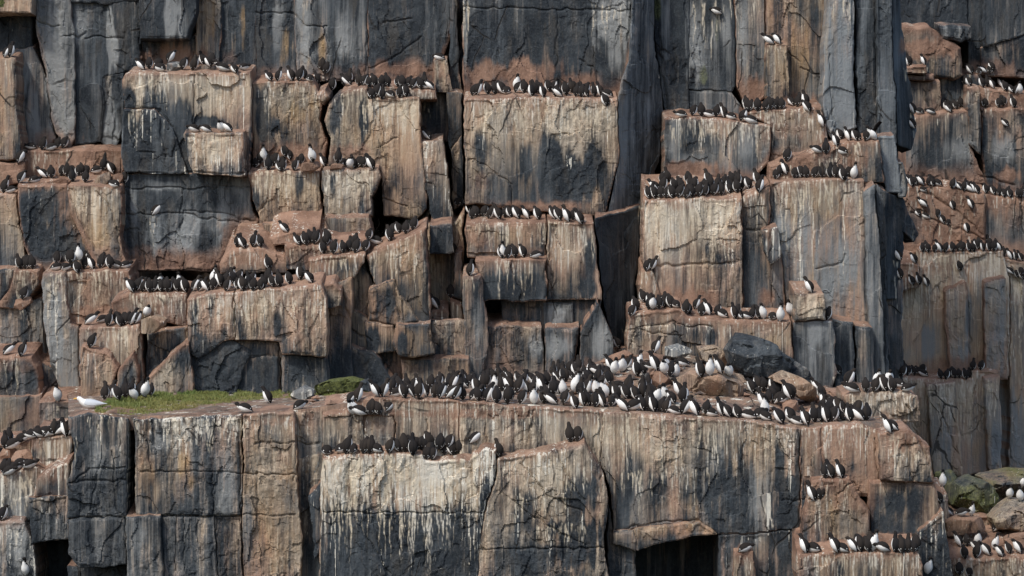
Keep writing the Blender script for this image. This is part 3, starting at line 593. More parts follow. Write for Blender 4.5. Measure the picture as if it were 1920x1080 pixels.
# upper left
U(70.6, '-60,-60 62,-60 60,26 16,24 -60,22', tt=.75, tb=.7, cr=.4)
U(71.6, '-60,20 66,20 62,62 62,96 30,112 -60,112', **dark)
U(70.3, '-60,110 28,107 30,200 36,240 40,290 38,300 -60,300', tt=.75, tb=.6, rt=.4, cr=.4, rb=.3)
U(71.4, '28,92 62,88 88,150 97,225 104,262 84,282 44,282 34,240 28,200', tt=.2, tb=.25, l=.35, bl=.3, rb=.5)
U(71.25, '64,-60 126,-60 140,60 141,260 130,278 112,272 100,235 95,200 86,140 70,62', tt=.2, tb=.35, l=.8, bl=.1, rb=.5)
U(71.4, '124,4 205,8 206,40 240,132 196,146 192,264 140,272 140,62', **dark)
U(71.3, '124,-60 260,-60 258,2 205,8 124,4', **dark)
U(71.35, '204,4 260,-2 263,72 266,108 254,132 240,132 216,120 209,70', tt=.15, tb=.15, l=.3)
U(70.7, '256,-60 372,-60 369,24 350,71 262,73', slope=0, **dark)
U(71.5, '258,70 372,68 372,130 238,134 252,108', tt=.3, tb=.5, rb=.9, rh=45, l=.3)
U(71.3, '368,-60 414,-60 414,70 412,134 368,130', tt=.5, tb=.5, l=.5, rb=.7, oc=.2)
U(71.4, '412,-60 482,-60 480,150 470,150 410,134', tt=0, tb=.1, l=.25, rb=.5)
U(71.4, '190,144 234,134 232,240 216,280 190,266', tt=.2, tb=.15, l=.3)
# left block under its ledge
U(69.6, '228,150 236,138 260,135 330,137 470,137 472,160 470,330 350,326 322,240 292,206 234,204', tt=.85, tb=.15, rt=.8, rb=0, cr=.35, w=.25, l=.3)
U(69.45, '231,205 290,206 322,240 352,328 300,326 233,322 226,294', tt=.15, tb=.05, l=.3, bl=.5, w=.25)
U(68.9, '344,251 455,249 460,330 362,326 350,290', tt=.75, tb=.3, rt=.4, w=.5, cr=.4, l=.3)
U(69.6, '228,326 350,326 468,325 472,388 486,414 470,440 430,460 410,508 240,508 228,450', tt=-.1, tb=.05, l=.3, rb=1, rh=50, bl=.3)
U(71.0, '462,135 482,150 474,240 480,320 488,412 472,410 468,320', tt=.5, tb=.4, rt=.4, rb=.6)
# ledges at the left edge
U(70.6, '48,284 228,279 232,302 232,346 150,344 60,344 44,318', tt=.5, tb=.5, rt=.9, rb=.8, rl=30)
U(70.2, '-60,308 48,305 46,345 -60,348', tt=.5, tb=.5, rt=.8, rb=.6)
U(69.2, '34,348 126,347 176,472 180,500 150,512 60,512 46,460 36,400', tt=.3, tb=.08, rt=.8, rb=.6, w=.3)
U(69.0, '128,347 228,350 228,420 224,445 240,508 184,506 150,440 132,400', tt=.75, tb=.5, rt=.7, rb=.7, oc=.4, cr=.3, w=.2)
U(69.4, '-60,364 30,363 36,420 46,460 44,510 -60,512', tt=.6, tb=.4, rt=.5, l=.4, oc=.2)
U(67.9, '124,512 240,507 250,545 244,575 212,607 130,609', tt=.6, tb=.55, rt=.9, rb=.8, rl=30)
U(67.7, '78,513 123,511 130,606 146,612 148,745 120,745 95,690 82,600', tt=.45, tb=.3, rt=.7, l=.75, w=.3)
U(68.4, '26,507 70,507 74,535 52,562 26,578 -10,578 20,540', tt=.6, tb=.5, rt=.9, rl=25)
U(68.8, '-60,508 26,507 22,540 -8,580 -60,580', tt=.4, tb=.3, l=.4)
U(68.6, '-60,580 78,562 82,640 92,700 -60,700', tt=.45, tb=.35, l=.4, oc=.2)
U(67.0, '-60,670 62,669 72,715 76,745 -60,748', tt=.3, tb=.3, rt=.9, rb=.3, rl=18, l=.3)
U(67.8, '68,672 100,690 148,742 72,746', tt=.4, tb=.4, rb=.9, rh=60)
U(66.9, '-60,744 78,742 76,800 40,822 -60,840', tt=.5, tb=.4, rt=.3, rb=.4, oc=.2)
U(66.2, '72,754 148,750 150,830 76,830', tt=.4, tb=.4, rt=.6, rb=.5, l=.5)
# front wall under the long ledge
U(66.2, '148,614 262,612 270,705 268,750 150,750', tt=.7, tb=.35, rt=.8, l=.4, cr=.2)
U(65.8, '152,648 200,664 222,690 200,750 150,750', tt=.7, tb=.6, rt=.9, rb=.5, top=.9)
U(65.7, '222,692 250,662 258,690 256,752 215,752', tt=.7, tb=.5, rt=.9, rb=.3, top=.9)
U(66.4, '276,628 350,612 353,642 345,690 282,715 274,712', tt=.4, tb=.3, rb=.3, oc=.3, l=.2)
U(65.7, '278,706 330,656 353,642 362,700 366,752 280,752', tt=.75, tb=.6, rt=.9, rb=.3, top=.9, cr=.3)
U(66.6, '208,566 246,548 296,549 350,552 352,612 312,604 268,622 262,610 212,606', tt=.6, tb=.5, rt=.9, rb=.5, rl=22)
U(65.9, '352,560 400,549 440,548 441,638 420,640 372,672 352,658', tt=.8, tb=.6, rt=.9, w=.3, cr=.3)
U(65.8, '442,548 520,541 604,535 614,560 612,667 528,666 525,640 442,638', tt=.8, tb=.5, rt=.9, w=.35, cr=.3)
U(66.1, '450,665 525,667 526,752 440,752 446,700', tt=.3, tb=.15, l=.3)
U(66.0, '528,668 612,669 616,752 528,752', tt=.4, tb=.2, l=.35)
U(66.0, '364,640 425,638 442,642 470,656 452,700 442,752 366,752 354,690', tt=.15, tb=0, l=.1, bl=.4)
U(66.2, '605,534 626,530 641,546 640,575 616,580', tt=.7, tb=.5, rt=.9)
U(66.8, '600,540 660,520 660,760 600,760', tt=.45, tb=.5, l=.3, slope=0)
U(67.0, '640,640 706,664 752,738 752,752 612,752 616,690', tt=.45, tb=.4, l=.4)
U(66.1, '440,639 526,641 529,670 448,670', tt=.5, tb=.3, l=.2)
U(67.4, '638,570 692,598 694,666 640,642', tt=.6, tb=.6, l=.2, oc=.2)
# middle blocks
U(69.2, '466,323 600,320 602,400 590,412 560,418 490,416 474,372', tt=.8, tb=.7, rt=.8, rb=.3, oc=.35, cr=.25)
U(69.1, '603,320 711,317 713,332 696,370 695,402 680,406 608,406', tt=.8, tb=.6, rt=.7, w=.35, cr=.4)
U(68.6, '608,408 690,405 698,430 692,452 615,452', tt=.7, tb=.6, rt=.3, rb=.5, oc=.2)
U(69.6, '486,410 608,408 612,470 500,470 486,440', tt=.4, tb=.4, rb=.9, rh=60)
U(69.0, '490,418 538,418 536,437 500,446', tt=.5, tb=.4, rb=.4)
U(68.0, '504,446 545,433 600,436 604,452 552,458 512,459', tt=.6, tb=.5, rt=1, rl=25, slope=.5)
U(67.8, '532,460 620,462 690,462 690,480 578,486 580,508 536,506', tt=.6, tb=.5, rt=1, rl=25, slope=.5)
U(67.9, '408,494 440,466 490,464 534,478 536,512 412,512', tt=.6, tb=.6, rt=.9, rl=30, slope=.4)
U(67.3, '577,488 640,478 684,476 683,492 665,520 640,526 580,523', tt=.75, tb=.6, rt=.9, oc=.2)
U(67.5, '686,480 720,464 798,428 803,520 806,606 738,606 700,520', tt=.75, tb=.6, rt=.9, oc=.25, rb=.2)
U(67.7, '630,528 684,496 700,530 738,608 688,604 642,562', tt=.65, tb=.55, l=.3, oc=.2)
U(67.2, '692,542 738,526 746,545 786,600 740,611 692,600', tt=.75, tb=.6, oc=.2, bev=.1)
U(67.0, '742,609 806,607 814,665 770,672 746,668 734,640', tt=.75, tb=.7, oc=.25)
U(67.2, '684,602 738,611 740,660 690,664', tt=.65, tb=.55)
U(67.7, '700,600 880,600 884,760 700,760', tt=.6, tb=.65, rb=.4, slope=0)
U(67.3, '752,676 880,672 884,752 760,752', tt=.6, tb=.65, rb=.5)
# upper middle
U(71.45, '470,-60 546,-60 556,30 556,152 480,154', tt=-.1, tb=.1, l=.3, rb=.5)
U(71.4, '548,-60 692,-60 688,60 690,152 557,152', tt=-.05, tb=.15, l=.4, rb=.5, w=.1)
U(71.4, '690,-60 846,-60 846,60 832,112 820,165 690,158', tt=-.15, tb=-.05, rb=.8, rh=40)
U(70.7, '816,114 840,113 850,172 812,172', tt=.7, tb=.6, rt=.3, cr=.3)
U(71.2, '840,-60 852,-60 860,80 864,175 846,175', tt=.1, tb=.3)
U(69.9, '474,156 586,151 606,188 599,225 612,262 606,314 478,314 472,240', tt=.75, tb=.35, rt=.8, rb=.9, rh=45, oc=.2, g=.1)
U(69.6, '618,196 646,172 690,166 690,186 785,183 790,250 794,300 803,390 780,413 720,404 713,320 616,312 620,258 607,225', tt=.85, tb=.6, rt=.8, oc=.25, cr=.3)
U(69.9, '690,164 815,166 818,185 786,186 692,186', tt=.6, tb=.6, rt=.9)
U(69.5, '594,177 610,170 620,180 606,198', tt=.7, tb=.7, rt=.8, bev=.05)
U(71.0, '786,170 838,170 842,266 800,266 788,240', tt=.2, tb=.3, rb=.5)
U(69.7, '788,264 832,263 842,340 848,422 814,424 796,330', tt=.75, tb=.4, rt=.4, w=.5, cr=.5)
U(70.6, '838,172 866,175 867,252 846,282 842,266', tt=.5, tb=.4, oc=.1)
U(70.4, '846,284 866,254 868,382 850,392', tt=.2, tb=.3)
U(69.5, '800,424 852,420 868,395 870,520 868,760 812,760 808,600', tt=.6, tb=.6, oc=.1, rb=.3)
U(68.6, '806,424 848,421 850,474 806,476', tt=.15, tb=.15, rt=.3)
U(68.4, '808,582 840,580 842,752 816,752', tt=.6, tb=.5, rt=.8)
U(68.6, '844,562 866,572 870,752 845,752', tt=.6, tb=.45, rt=.8)
U(68.9, '852,478 866,470 868,560 850,556', tt=.5, tb=.4, rt=.5)
# centre tower
U(70.8, '868,-60 1190,-60 1190,20 1188,60 1180,120 1166,190 1000,186 868,190', tt=-.1, tb=.05, rb=1, rh=46, l=.15)
U(70.3, '1190,-60,-.3 1228,-60,.7 1226,80,.7 1244,205,1 1248,228,1 1236,300,.8 1208,388,.4 1140,404,-.9 1163,290,-.7 1158,187,-.7 1180,110,-.4', tt=-.05, tb=.1, l=.4, bl=.5, w=.2)
U(69.3, '870,186 1000,184 1156,184 1162,290 1134,405 1100,403 980,392 872,382', tt=1, tb=.4, rt=.9, cr=.5, w=.3, l=.1, rb=.3)
U(69.9, '880,372 1100,398 1112,406 1110,425 872,425', tt=.4, tb=.4, rb=1, rh=60)
U(68.4, '873,422 1024,415 1024,484 876,483', tt=.75, tb=.6, rt=.8, rb=.3, oc=.15)
U(68.2, '1026,416 1113,419 1116,470 1128,562 1026,563', tt=.85, tb=.65, rt=.9, cr=.35, w=.3)
U(67.9, '890,488 1025,485 1025,563 906,564 896,505', tt=.6, tb=.15, rt=.8, l=.2)
U(69.0, '1115,410,-.6 1200,388,1 1206,400,1 1192,520,.8 1176,660,.5 1150,655,0 1130,560,-.4', tt=-.15, tb=-.1, l=.15, bl=.5)
U(68.4, '940,560 1128,560 1120,640 944,640', tt=.04, tb=.04, slope=0, l=.05)
U(68.3, '1018,568 1076,568 1073,612 1020,611', tt=.1, tb=.1, l=.45)
U(67.8, '912,612 1016,612 1020,704 950,720 905,716 884,650', tt=.35, tb=.5, l=.3, rb=.4)
U(67.6, '1021,614 1086,613 1078,690 1060,720 1022,716', tt=.3, tb=.5, l=.4, rb=.5, bev=.1)
U(67.4, '1088,622 1122,566 1150,640 1152,690 1110,720 1086,720', tt=.3, tb=.35, l=.4, rb=.5)
U(67.6, '866,520 902,518 914,600 916,640 902,720 876,760 870,600', tt=.55, tb=.5, rt=.6, l=.35, g=.1)
U(68.2, '1150,655 1180,650 1182,720 1150,724', tt=.3, tb=.3, rb=.6, slope=0)
# right of the tower
U(71.5, '1228,-60 1292,-60 1290,218 1252,220 1242,182 1228,80', tt=.12, tb=.2, l=.35, bl=.4, g=.1)
U(71.55, '1292,-60 1376,-60 1380,160 1372,172 1290,166', tt=.2, tb=.15, l=.45, g=.2)
U(71.6, '1290,168 1372,171 1398,215 1398,225 1290,222', tt=.15, tb=.2, l=.45)
U(71.5, '1377,-60 1434,-60 1435,180 1404,212 1382,160', tt=.4, tb=.4, l=.45, rb=.9, rh=55)
U(71.3, '1437,-60 1556,-60 1546,130 1544,225 1480,200 1438,200', tt=.6, tb=.5, l=.5, rb=.7, oc=.2, w=.1)
U(70.8, '1437,85 1477,83 1479,200 1438,206', tt=.7, tb=.5, rt=.7, oc=.2)
U(70.3, '1555,-60 1602,-60 1601,160 1606,240 1560,262 1544,232 1544,140', tt=.3, tb=.3, l=.9, bl=.45, rb=.3)
U(70.5, '1603,-60 1641,-60 1646,262 1608,262', tt=-.15, tb=-.1, l=.4, bl=.6)
U(70.2, '1642,-60 1668,-60 1682,270 1646,262', tt=-.15, tb=-.1, l=.5, bl=.6)
U(70.7, '1669,-60,0 1684,-60,.4 1690,40,.5 1704,150,.6 1716,245,.8 1708,282,.8 1684,272,0', tt=-.15, tb=-.1, l=.3, bl=.8)
U(69.9, '1245,222 1282,220 1376,226 1446,238 1442,300 1412,338 1245,334', tt=.5, tb=.25, rt=.5, rb=.8, rh=26, w=.4, l=.4, g=.1)
U(70.1, '1400,212 1440,206 1540,200 1546,230 1552,262 1522,290 1444,304 1446,238', tt=.65, tb=.55, rt=.9, rb=.5, rl=22, w=.3)
U(69.4, '1442,312 1520,288 1592,266 1596,342 1560,346 1440,340', tt=.6, tb=.55, rt=1, rb=.5, rl=30)
U(69.2, '1592,267 1648,262 1656,342 1600,345', tt=.6, tb=.55, rt=.8, oc=.1)
U(69.6, '1646,256 1678,255 1690,362 1660,364', tt=.15, tb=.1, l=.55, bl=.5)
U(69.6, '1680,302 1692,305 1702,345 1698,370 1684,372', tt=.5, tb=.3, l=.6)
U(68.5, '1206,377 1390,370 1392,450 1390,600 1212,600 1204,500', tt=.9, tb=.7, rt=.8, rb=.8, rh=34, w=.35, cr=.6, slope=.45)
U(68.8, '1392,368 1442,346 1442,440 1466,482 1474,600 1392,600', tt=.55, tb=.4, rt=.7, rb=.7, l=.45)
U(68.4, '1430,432 1460,426 1466,482 1446,494 1432,470', tt=.5, tb=.2, rt=.3, w=.5)
U(68.9, '1442,344 1540,336 1620,340 1624,420 1626,560 1640,735 1560,735 1550,612 1478,612 1466,480 1444,440', tt=.65, tb=.5, rt=.7, l=.7, bl=.3, rl=20)
U(68.6, '1621,360 1640,346 1656,560 1660,735 1638,735 1626,540', tt=.3, tb=.25, l=.55, bl=.4)
U(69.0, '1642,346 1661,362 1666,735 1660,735 1656,560', tt=.15, tb=.1, l=.4, bl=.4)
U(69.4, '1660,364,0 1692,370,.5 1722,440,1 1712,455,1 1694,435,.6 1690,520,.5 1690,560,.5 1664,560,0', tt=.1, tb=.08, l=.35, bl=.6)
U(69.8, '1662,540 1692,520 1694,740 1664,740', tt=.15, tb=.15, l=.5, bl=.7)
U(68.2, '1560,600 1600,606 1604,735 1568,735', tt=.15, tb=.1, l=.3, bl=.5)
U(68.3, '1606,612 1636,618 1640,735 1606,735', tt=.1, tb=.1, l=.25, bl=.6)
U(67.2, '1490,552 1546,550 1549,601 1490,602', tt=.75, tb=.65, rt=.5, oc=.15, cr=.3)
U(67.0, '1180,590 1236,582 1276,580 1290,592 1340,597 1400,602 1482,602 1486,668 1482,740 1176,740 1176,640', tt=.75, tb=.5, rt=.9, rb=.3, rl=20, w=.25)
U(67.3, '1486,604 1562,604 1568,700 1560,740 1488,740', tt=.25, tb=.25, l=.5, bl=.3, rb=.5)
U(68.4, '1200,504 1222,504 1240,560 1240,600 1200,600', tt=.6, tb=.5, rt=.8)
# far cliff
F(83.5, '1676,-60 1812,-60 1816,80 1740,52 1680,52', **dark)
F(82.6, '1760,50 1821,50 1822,70 1802,79 1766,71', tt=.1, tb=.1, l=.35)
F(83.6, '1812,-60 1842,-60 1841,140 1814,140', **dark)
F(83.2, '1842,-60 1990,-60 1990,58 1925,62 1843,86', tt=.15, tb=.15, l=.2)
F(83.3, '1838,88 1925,62 1990,60 1990,152 1836,140', tt=.2, tb=.3, l=.2, rb=.4)
F(82.6, '1680,48 1740,50 1800,90 1804,142 1790,152 1752,146 1680,122', tt=.6, tb=.5, rt=1, oc=.2, rl=26, bev=.1)
F(82.0, '1698,124 1738,122 1740,137 1700,136', tt=.6, tb=.5, rt=.9, bev=.05)
F(82.2, '1700,140 1751,138 1753,152 1704,150', tt=.6, tb=.5, rt=.7, bev=.05)
F(82.4, '1700,154 1763,153 1767,215 1700,218', tt=.6, tb=.4, rt=.5, g=.15, rb=.4)
F(82.9, '1763,142 1838,140 1838,215 1763,215', tt=.3, tb=.3, rb=.6)
F(81.9, '1816,166 1838,166 1840,290 1818,272', tt=.5, tb=.45, rt=.7, l=.4)
F(82.5, '1838,164 1990,186 1990,212 1838,206', tt=.5, tb=.5, rt=.9, rb=.5)
F(82.0, '1698,218 1815,208 1820,272 1850,345 1730,335 1696,330', tt=.45, tb=.35, rt=.8, rb=.7, l=.5)
F(82.1, '1840,204 1990,206 1990,372 1852,360 1842,290', tt=.45, tb=.4, rt=.8, rb=.7, l=.5)
F(81.4, '1690,345 1760,350 1846,362 1850,420 1846,475 1690,480', tt=.5, tb=.5, rt=1, rb=.9, rl=60, rh=60, slope=.5, bev=.1)
F(81.6, '1846,364 1990,374 1990,485 1890,480 1848,475', tt=.5, tb=.5, rt=1, rb=.7, rl=40, l=.4)
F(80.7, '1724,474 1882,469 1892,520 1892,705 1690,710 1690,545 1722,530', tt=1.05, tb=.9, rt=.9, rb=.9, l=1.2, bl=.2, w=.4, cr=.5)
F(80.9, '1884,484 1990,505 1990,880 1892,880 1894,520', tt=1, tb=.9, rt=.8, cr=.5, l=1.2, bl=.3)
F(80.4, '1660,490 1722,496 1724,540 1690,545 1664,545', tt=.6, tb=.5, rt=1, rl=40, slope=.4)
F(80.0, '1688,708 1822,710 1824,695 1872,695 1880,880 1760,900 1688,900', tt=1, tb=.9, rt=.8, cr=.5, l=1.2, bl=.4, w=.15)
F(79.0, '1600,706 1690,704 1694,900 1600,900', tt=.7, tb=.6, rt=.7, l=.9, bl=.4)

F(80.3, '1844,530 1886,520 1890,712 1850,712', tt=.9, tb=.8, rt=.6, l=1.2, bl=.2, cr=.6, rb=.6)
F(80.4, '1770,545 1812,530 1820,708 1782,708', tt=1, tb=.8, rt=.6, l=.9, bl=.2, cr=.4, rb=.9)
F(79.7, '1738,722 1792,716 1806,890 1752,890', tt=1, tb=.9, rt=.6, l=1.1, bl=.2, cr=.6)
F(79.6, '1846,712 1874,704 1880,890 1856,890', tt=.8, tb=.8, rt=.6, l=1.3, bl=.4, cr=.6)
# near wall
NW = dict(slope=.03, thick=2.2)
D(59.2, '128,782 170,776 238,785 238,966 128,970 128,905 140,860', tt=.3, tb=.25, w=.5, wl=30, l=.4, **NW)
D(59.25, '252,787 340,783 452,779 454,968 400,966 280,968 254,965', tt=.4, tb=.35, w=.85, wl=34, l=.45, **NW)
D(59.25, '128,972 236,966 236,1060 150,1066 130,1040', tt=.2, tb=.2, l=.35)
D(59.1, '237,968 300,970 306,1140 237,1140', tt=.3, tb=.3, l=.45)
D(59.28, '302,969 402,967 412,1140 308,1140', tt=.25, tb=.25, l=.35)
D(59.28, '404,967 454,969 456,1140 414,1140', tt=.35, tb=.3, l=.4)
D(59.9, '128,1064 240,1062 240,1140 128,1140', **dark)
D(59.1, '456,779 554,772 556,880 566,1000 562,1140 458,1140 456,960', tt=.65, tb=.6, rt=.6, oc=.1, l=.3, **NW)
D(59.5, '556,772 606,766 606,860 580,910 558,880', tt=.6, tb=.3, rt=.5, l=.3, **NW)
D(59.5, '558,860 606,850 608,1140 560,1140', tt=.35, tb=.3, l=.2, w=.3)
D(58.9, '580,930 606,905 606,1030 590,1050', tt=.2, tb=.15, w=.3)
D(59.3, '604,777 660,770 740,779 740,880 606,880', tt=.75, tb=.65, rt=.7, rb=.3, cr=.35, w=.2, slope=.3, thick=1.2)
D(59.25, '650,755 692,748 800,748 862,752 862,880 742,880 742,780 664,780', tt=.75, tb=.7, rt=.9, rb=.3, w=.2, **NW)
D(59.2, '862,753 960,760 1128,770 1128,890 1040,890 936,890 862,890', tt=.75, tb=.65, rt=.9, rb=.2, w=.25, cr=.3, **NW)
D(58.85, '604,862 660,852 760,849 790,851 798,864 880,862 906,842 932,842 932,880 906,962 892,1140 596,1140', tt=.9, tb=-.25, rt=.9, w=.65, wl=140, cr=.5, thick=1.4, slope=.3, bl=.5)
D(58.85, '908,962 934,884 934,862 1040,846 1096,832 1124,870 1140,935 1132,1028 1150,1140 888,1140 900,1030', tt=.85, tb=.3, rt=.6, w=.45, cr=.4, thick=1.4, slope=.3)
D(59.2, '1128,772 1206,776 1300,784 1400,790 1500,802 1500,990 1346,1004 1312,976 1150,996 1146,930 1128,870', tt=.75, tb=.5, rt=.7, cr=.3, w=.3, l=.35, **NW)
D(59.1, '1150,998 1312,978 1345,1004 1290,1006 1232,1020 1192,1034 1150,1020', tt=.65, tb=.5, slope=0)
D(59.3, '1140,940 1150,1000 1192,1036 1192,1140 1138,1140', tt=.2, tb=.15, l=.2)
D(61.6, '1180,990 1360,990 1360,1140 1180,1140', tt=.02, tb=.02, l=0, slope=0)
D(59.2, '1346,1006 1500,992 1502,1030 1500,1140 1350,1140', tt=.35, tb=.3, w=.25, rt=.2, l=.3)
D(58.9, '1376,1036 1412,1034 1420,1140 1372,1140', tt=.6, tb=.5, rt=1, w=.2)
D(59.1, '1502,803 1544,800 1620,793 1660,812 1652,930 1546,934 1502,990', tt=.7, tb=.6, rt=.9, rb=.4, rl=40, w=.2, **NW)
D(58.8, '1648,812 1704,806 1744,838 1752,905 1700,905 1652,900', tt=.8, tb=.6, rt=1, w=.35, cr=.4, rl=24, slope=.1, thick=1.3)
D(58.7, '1520,902 1590,898 1632,960 1632,1040 1510,1040 1504,1000', tt=.6, tb=.6, rt=.9, rl=40)
D(58.9, '1630,902 1752,906 1770,1000 1780,1040 1634,1040', tt=.6, tb=.5, rt=.6, rb=.7, w=.2)
D(58.1, '1496,1040 1560,1036 1720,1034 1730,1060 1732,1140 1496,1140', tt=.7, tb=.5, rt=1, w=.3, slope=.4)
D(58.6, '1722,1000 1768,960 1796,1140 1730,1140', tt=.3, tb=.1, w=.3, l=.2)
# lower left corner
D(61.0, '62,822 134,816 134,870 96,890 66,880 60,850', tt=.55, tb=.5, rt=.8, w=.35, l=.4)
D(60.6, '-60,898 40,882 64,874 100,892 90,925 52,980 -60,980', tt=.5, tb=.35, rt=.7, w=.6, l=.5)
D(60.2, '96,880 132,868 130,930 62,930 70,900', tt=.55, tb=.4, rt=.6, w=.5, rb=.3)
D(60.0, '52,932 130,928 130,1010 60,1020', tt=.15, tb=.03, l=.1, slope=0)
D(60.2, '-60,980 46,976 64,1024 72,1140 -60,1140', tt=.3, tb=.3, rt=.6, w=.5, l=.5)
D(61.8, '60,1000 140,1000 140,1140 60,1140', tt=.02, tb=.02, l=0, slope=0)
D(62.2, '-60,836 60,826 60,905 -60,905', tt=.5, tb=.4, rt=.8, slope=.12)
# lower right corner, set back
D(65.0, '1770,1046 1850,1048 1990,1040 1990,1140 1770,1140', tt=.6, tb=.5, rt=1, slope=.3, thick=2)
D(61.0, '1582,744 1602,737 1700,734 1722,742 1724,792 1622,792 1594,770', tt=.75, tb=.65, rt=.6, w=.2, cr=.4, slope=.1, thick=1.5)
D(67.0, '1764,972 1850,968 1880,990 1990,1000 1990,1060 1764,1060', tt=.6, tb=.5, rt=1, slope=.12, thick=2)
D(66.5, '1758,930 1776,928 1780,975 1800,1050 1790,1140 1740,1140', tt=.5, tb=.3, w=.4, l=.3)
D(71.0, '1740,930 1990,925 1990,1020 1740,1020', tt=.2, tb=.1, l=.2, slope=.0, thick=3)

# ------------------------------------------------------------------ the wide shelf
SF = pts('60,790 128,780 170,772 240,781 330,779 450,775 555,769 600,763 650,756 692,746 800,746 960,757 1100,765 1200,773 1300,780 1400,787 1500,798 1620,790 1700,800 1760,815')
SB = pts('60,735 130,737 300,735 680,733 800,722 960,705 1080,692 1150,668 1250,664 1420,680 1500,712 1560,725 1640,733 1700,740 1760,745')
YF, YB = 59.5, 67.0
def shelf_z(px, t):
    zf = -(np.interp(px, SF[:, 0], SF[:, 1]) - 540) * K * YF; zb = -(np.interp(px, SB[:, 0], SB[:, 1]) - 540) * K * YB
    Y = YF + (YB - YF) * t
    rub = 0.16 * (fbm(px * .03, Y * 1.3, 41, 4) - .5) * sst(1000, 1120, px) + .05 * (fbm(px * .05, Y * 2, 43, 4) - .5)
    z = zf + (zb - zf) * t + rub * np.clip(t * 6, .1, 1)
    return z, Y
gx = np.linspace(128, 1690, 420); gt = np.concatenate([np.linspace(0, .15, 12), np.linspace(.17, 1, 60)])
GX, GT = np.meshgrid(gx, gt); px = GX.ravel(); tt = GT.ravel()
z, Y = shelf_z(px, tt)
co = np.stack([(px - 960) * K * Y, Y, z], -1)
lip = -np.ones(len(gx)) * .35
fr = co[:len(gx)].copy(); fr[:, 2] -= .3; fr[:, 1] += .06
idx = np.arange(len(px)).reshape(GX.shape)
q = np.stack([idx[:-1, :-1], idx[:-1, 1:], idx[1:, 1:], idx[1:, :-1]], -1).reshape(-1, 4)
fi = len(px) + np.arange(len(gx))
q2 = np.stack([fi[:-1], fi[1:], idx[0, 1:], idx[0, :-1]], -1)
co = np.concatenate([co, fr]); q = np.concatenate([q, q2])
wx = co[:, 0]; wy = co[:, 1]
nz = fbm(wx * 1.2, wy * 1.2, 51, 4)
gm = sst(-3.2 , -2.2, -wx - 5.0 + 0 * wx) * 0
n2_ = fbm(wx * 4, wy * 4, 52, 4)
a = np.stack([.3 + nz * .4, .72 - .7 * np.abs(n2_ - .5) * 2 - .3 * nz, .1 + .9 * sst(.6, .7, n2_), 0 * nz], -1)
b = np.stack([.2 + 0 * nz, .1 * nz, .2 + 0 * nz, 0 * nz], -1)
SHELF = link('rock_shelf', mesh_np('rock_shelf', co, q, ROCK, True, a, b), None, kind='structure')

# grass on the shelf: turf and blades
TOPG = pts('178,781 200,770 215,760 330,750 450,744 560,742 690,744')     # far edge and near edge as bearings
def grass_zone(px, py):
    t_ = np.interp(px, [176, 200, 240, 330, 450, 560, 690], [774, 756, 745, 738, 732, 733, 734])
    b_ = np.interp(px, [176, 200, 260, 330, 400, 450, 530, 600, 690], [775, 776, 779, 770, 759, 753, 747, 744, 742])
    return (py > t_) & (py < b_) & (px > 178) & (px < 690), (py - t_) / np.maximum(b_ - t_, 1)
rng = np.random.default_rng(5)
n0 = 260000
sx = rng.uniform(176, 692, n0); stt = rng.uniform(0, 1, n0) ** 1.0
sz, sy = shelf_z(sx, stt)
spy = 540 - sz / (K * sy)
m, v = grass_zone(sx, spy + 6 * (fbm(sx * .08, sy * 3, 61, 3) - .5))
dens = fbm(sx * .06, sy * 2.5, 62, 3)
m &= rng.uniform(0, 1, n0) < (1.25 - .95 * v) * (2.9 * (dens - .32))
sx, sy, sz, v = sx[m], sy[m], sz[m], v[m]
n = len(sx); bx = (sx - 960) * K * sy
h = (0.035 + .085 * rng.random(n)) * (1.15 - .75 * v) * (.6 + .9 * fbm(bx * 3, sy * 3, 63, 3)); ww = .006 + .006 * rng.random(n)
an = rng.uniform(0, 6.283, n); ln = h * rng.uniform(.1, .7, n); la = rng.uniform(0, 6.283, n)
ca, sa_ = np.cos(an) * ww, np.sin(an) * ww
base = np.stack([bx, sy, sz - .01], -1)
p0 = base + np.stack([ca, sa_, 0 * h], -1); p1 = base - np.stack([ca, sa_, 0 * h], -1)
md = base + np.stack([np.cos(la) * ln * .35, np.sin(la) * ln * .35, h * .6], -1)
p2 = md - np.stack([ca, sa_, 0 * h], -1) * .7; p3 = base + np.stack([np.cos(la) * ln, np.sin(la) * ln, h], -1)
co = np.stack([p0, p1, p2, p3], 1).reshape(-1, 3)
q = np.arange(n * 4).reshape(-1, 4)
gmat, t_, b_ = nodes('grass')
at = N(t_, 'ShaderNodeAttribute', attribute_name='stain'); t_.links.new(at.outputs['Color'], b_.inputs['Base Color']); b_.inputs['Roughness'].default_value = .6
mixv = np.clip(.25 + .9 * (fbm(bx * 1.5, sy * 1.5, 64, 3) - .35) + .5 * v + .3 * (rng.random(n) - .5), 0, 1)[:, None]
colr = (1 - mixv) * np.array([.075, .16, .025]) + mixv * np.array([.23, .20, .06])
colr = np.repeat(np.concatenate([colr, np.ones((n, 1))], 1), 4, 0)
g_ob = link('grass', mesh_np('grass', co, q, gmat, False, colr), None, kind='stuff', label='short green turf growing along the back of the rock shelf', category='grass')

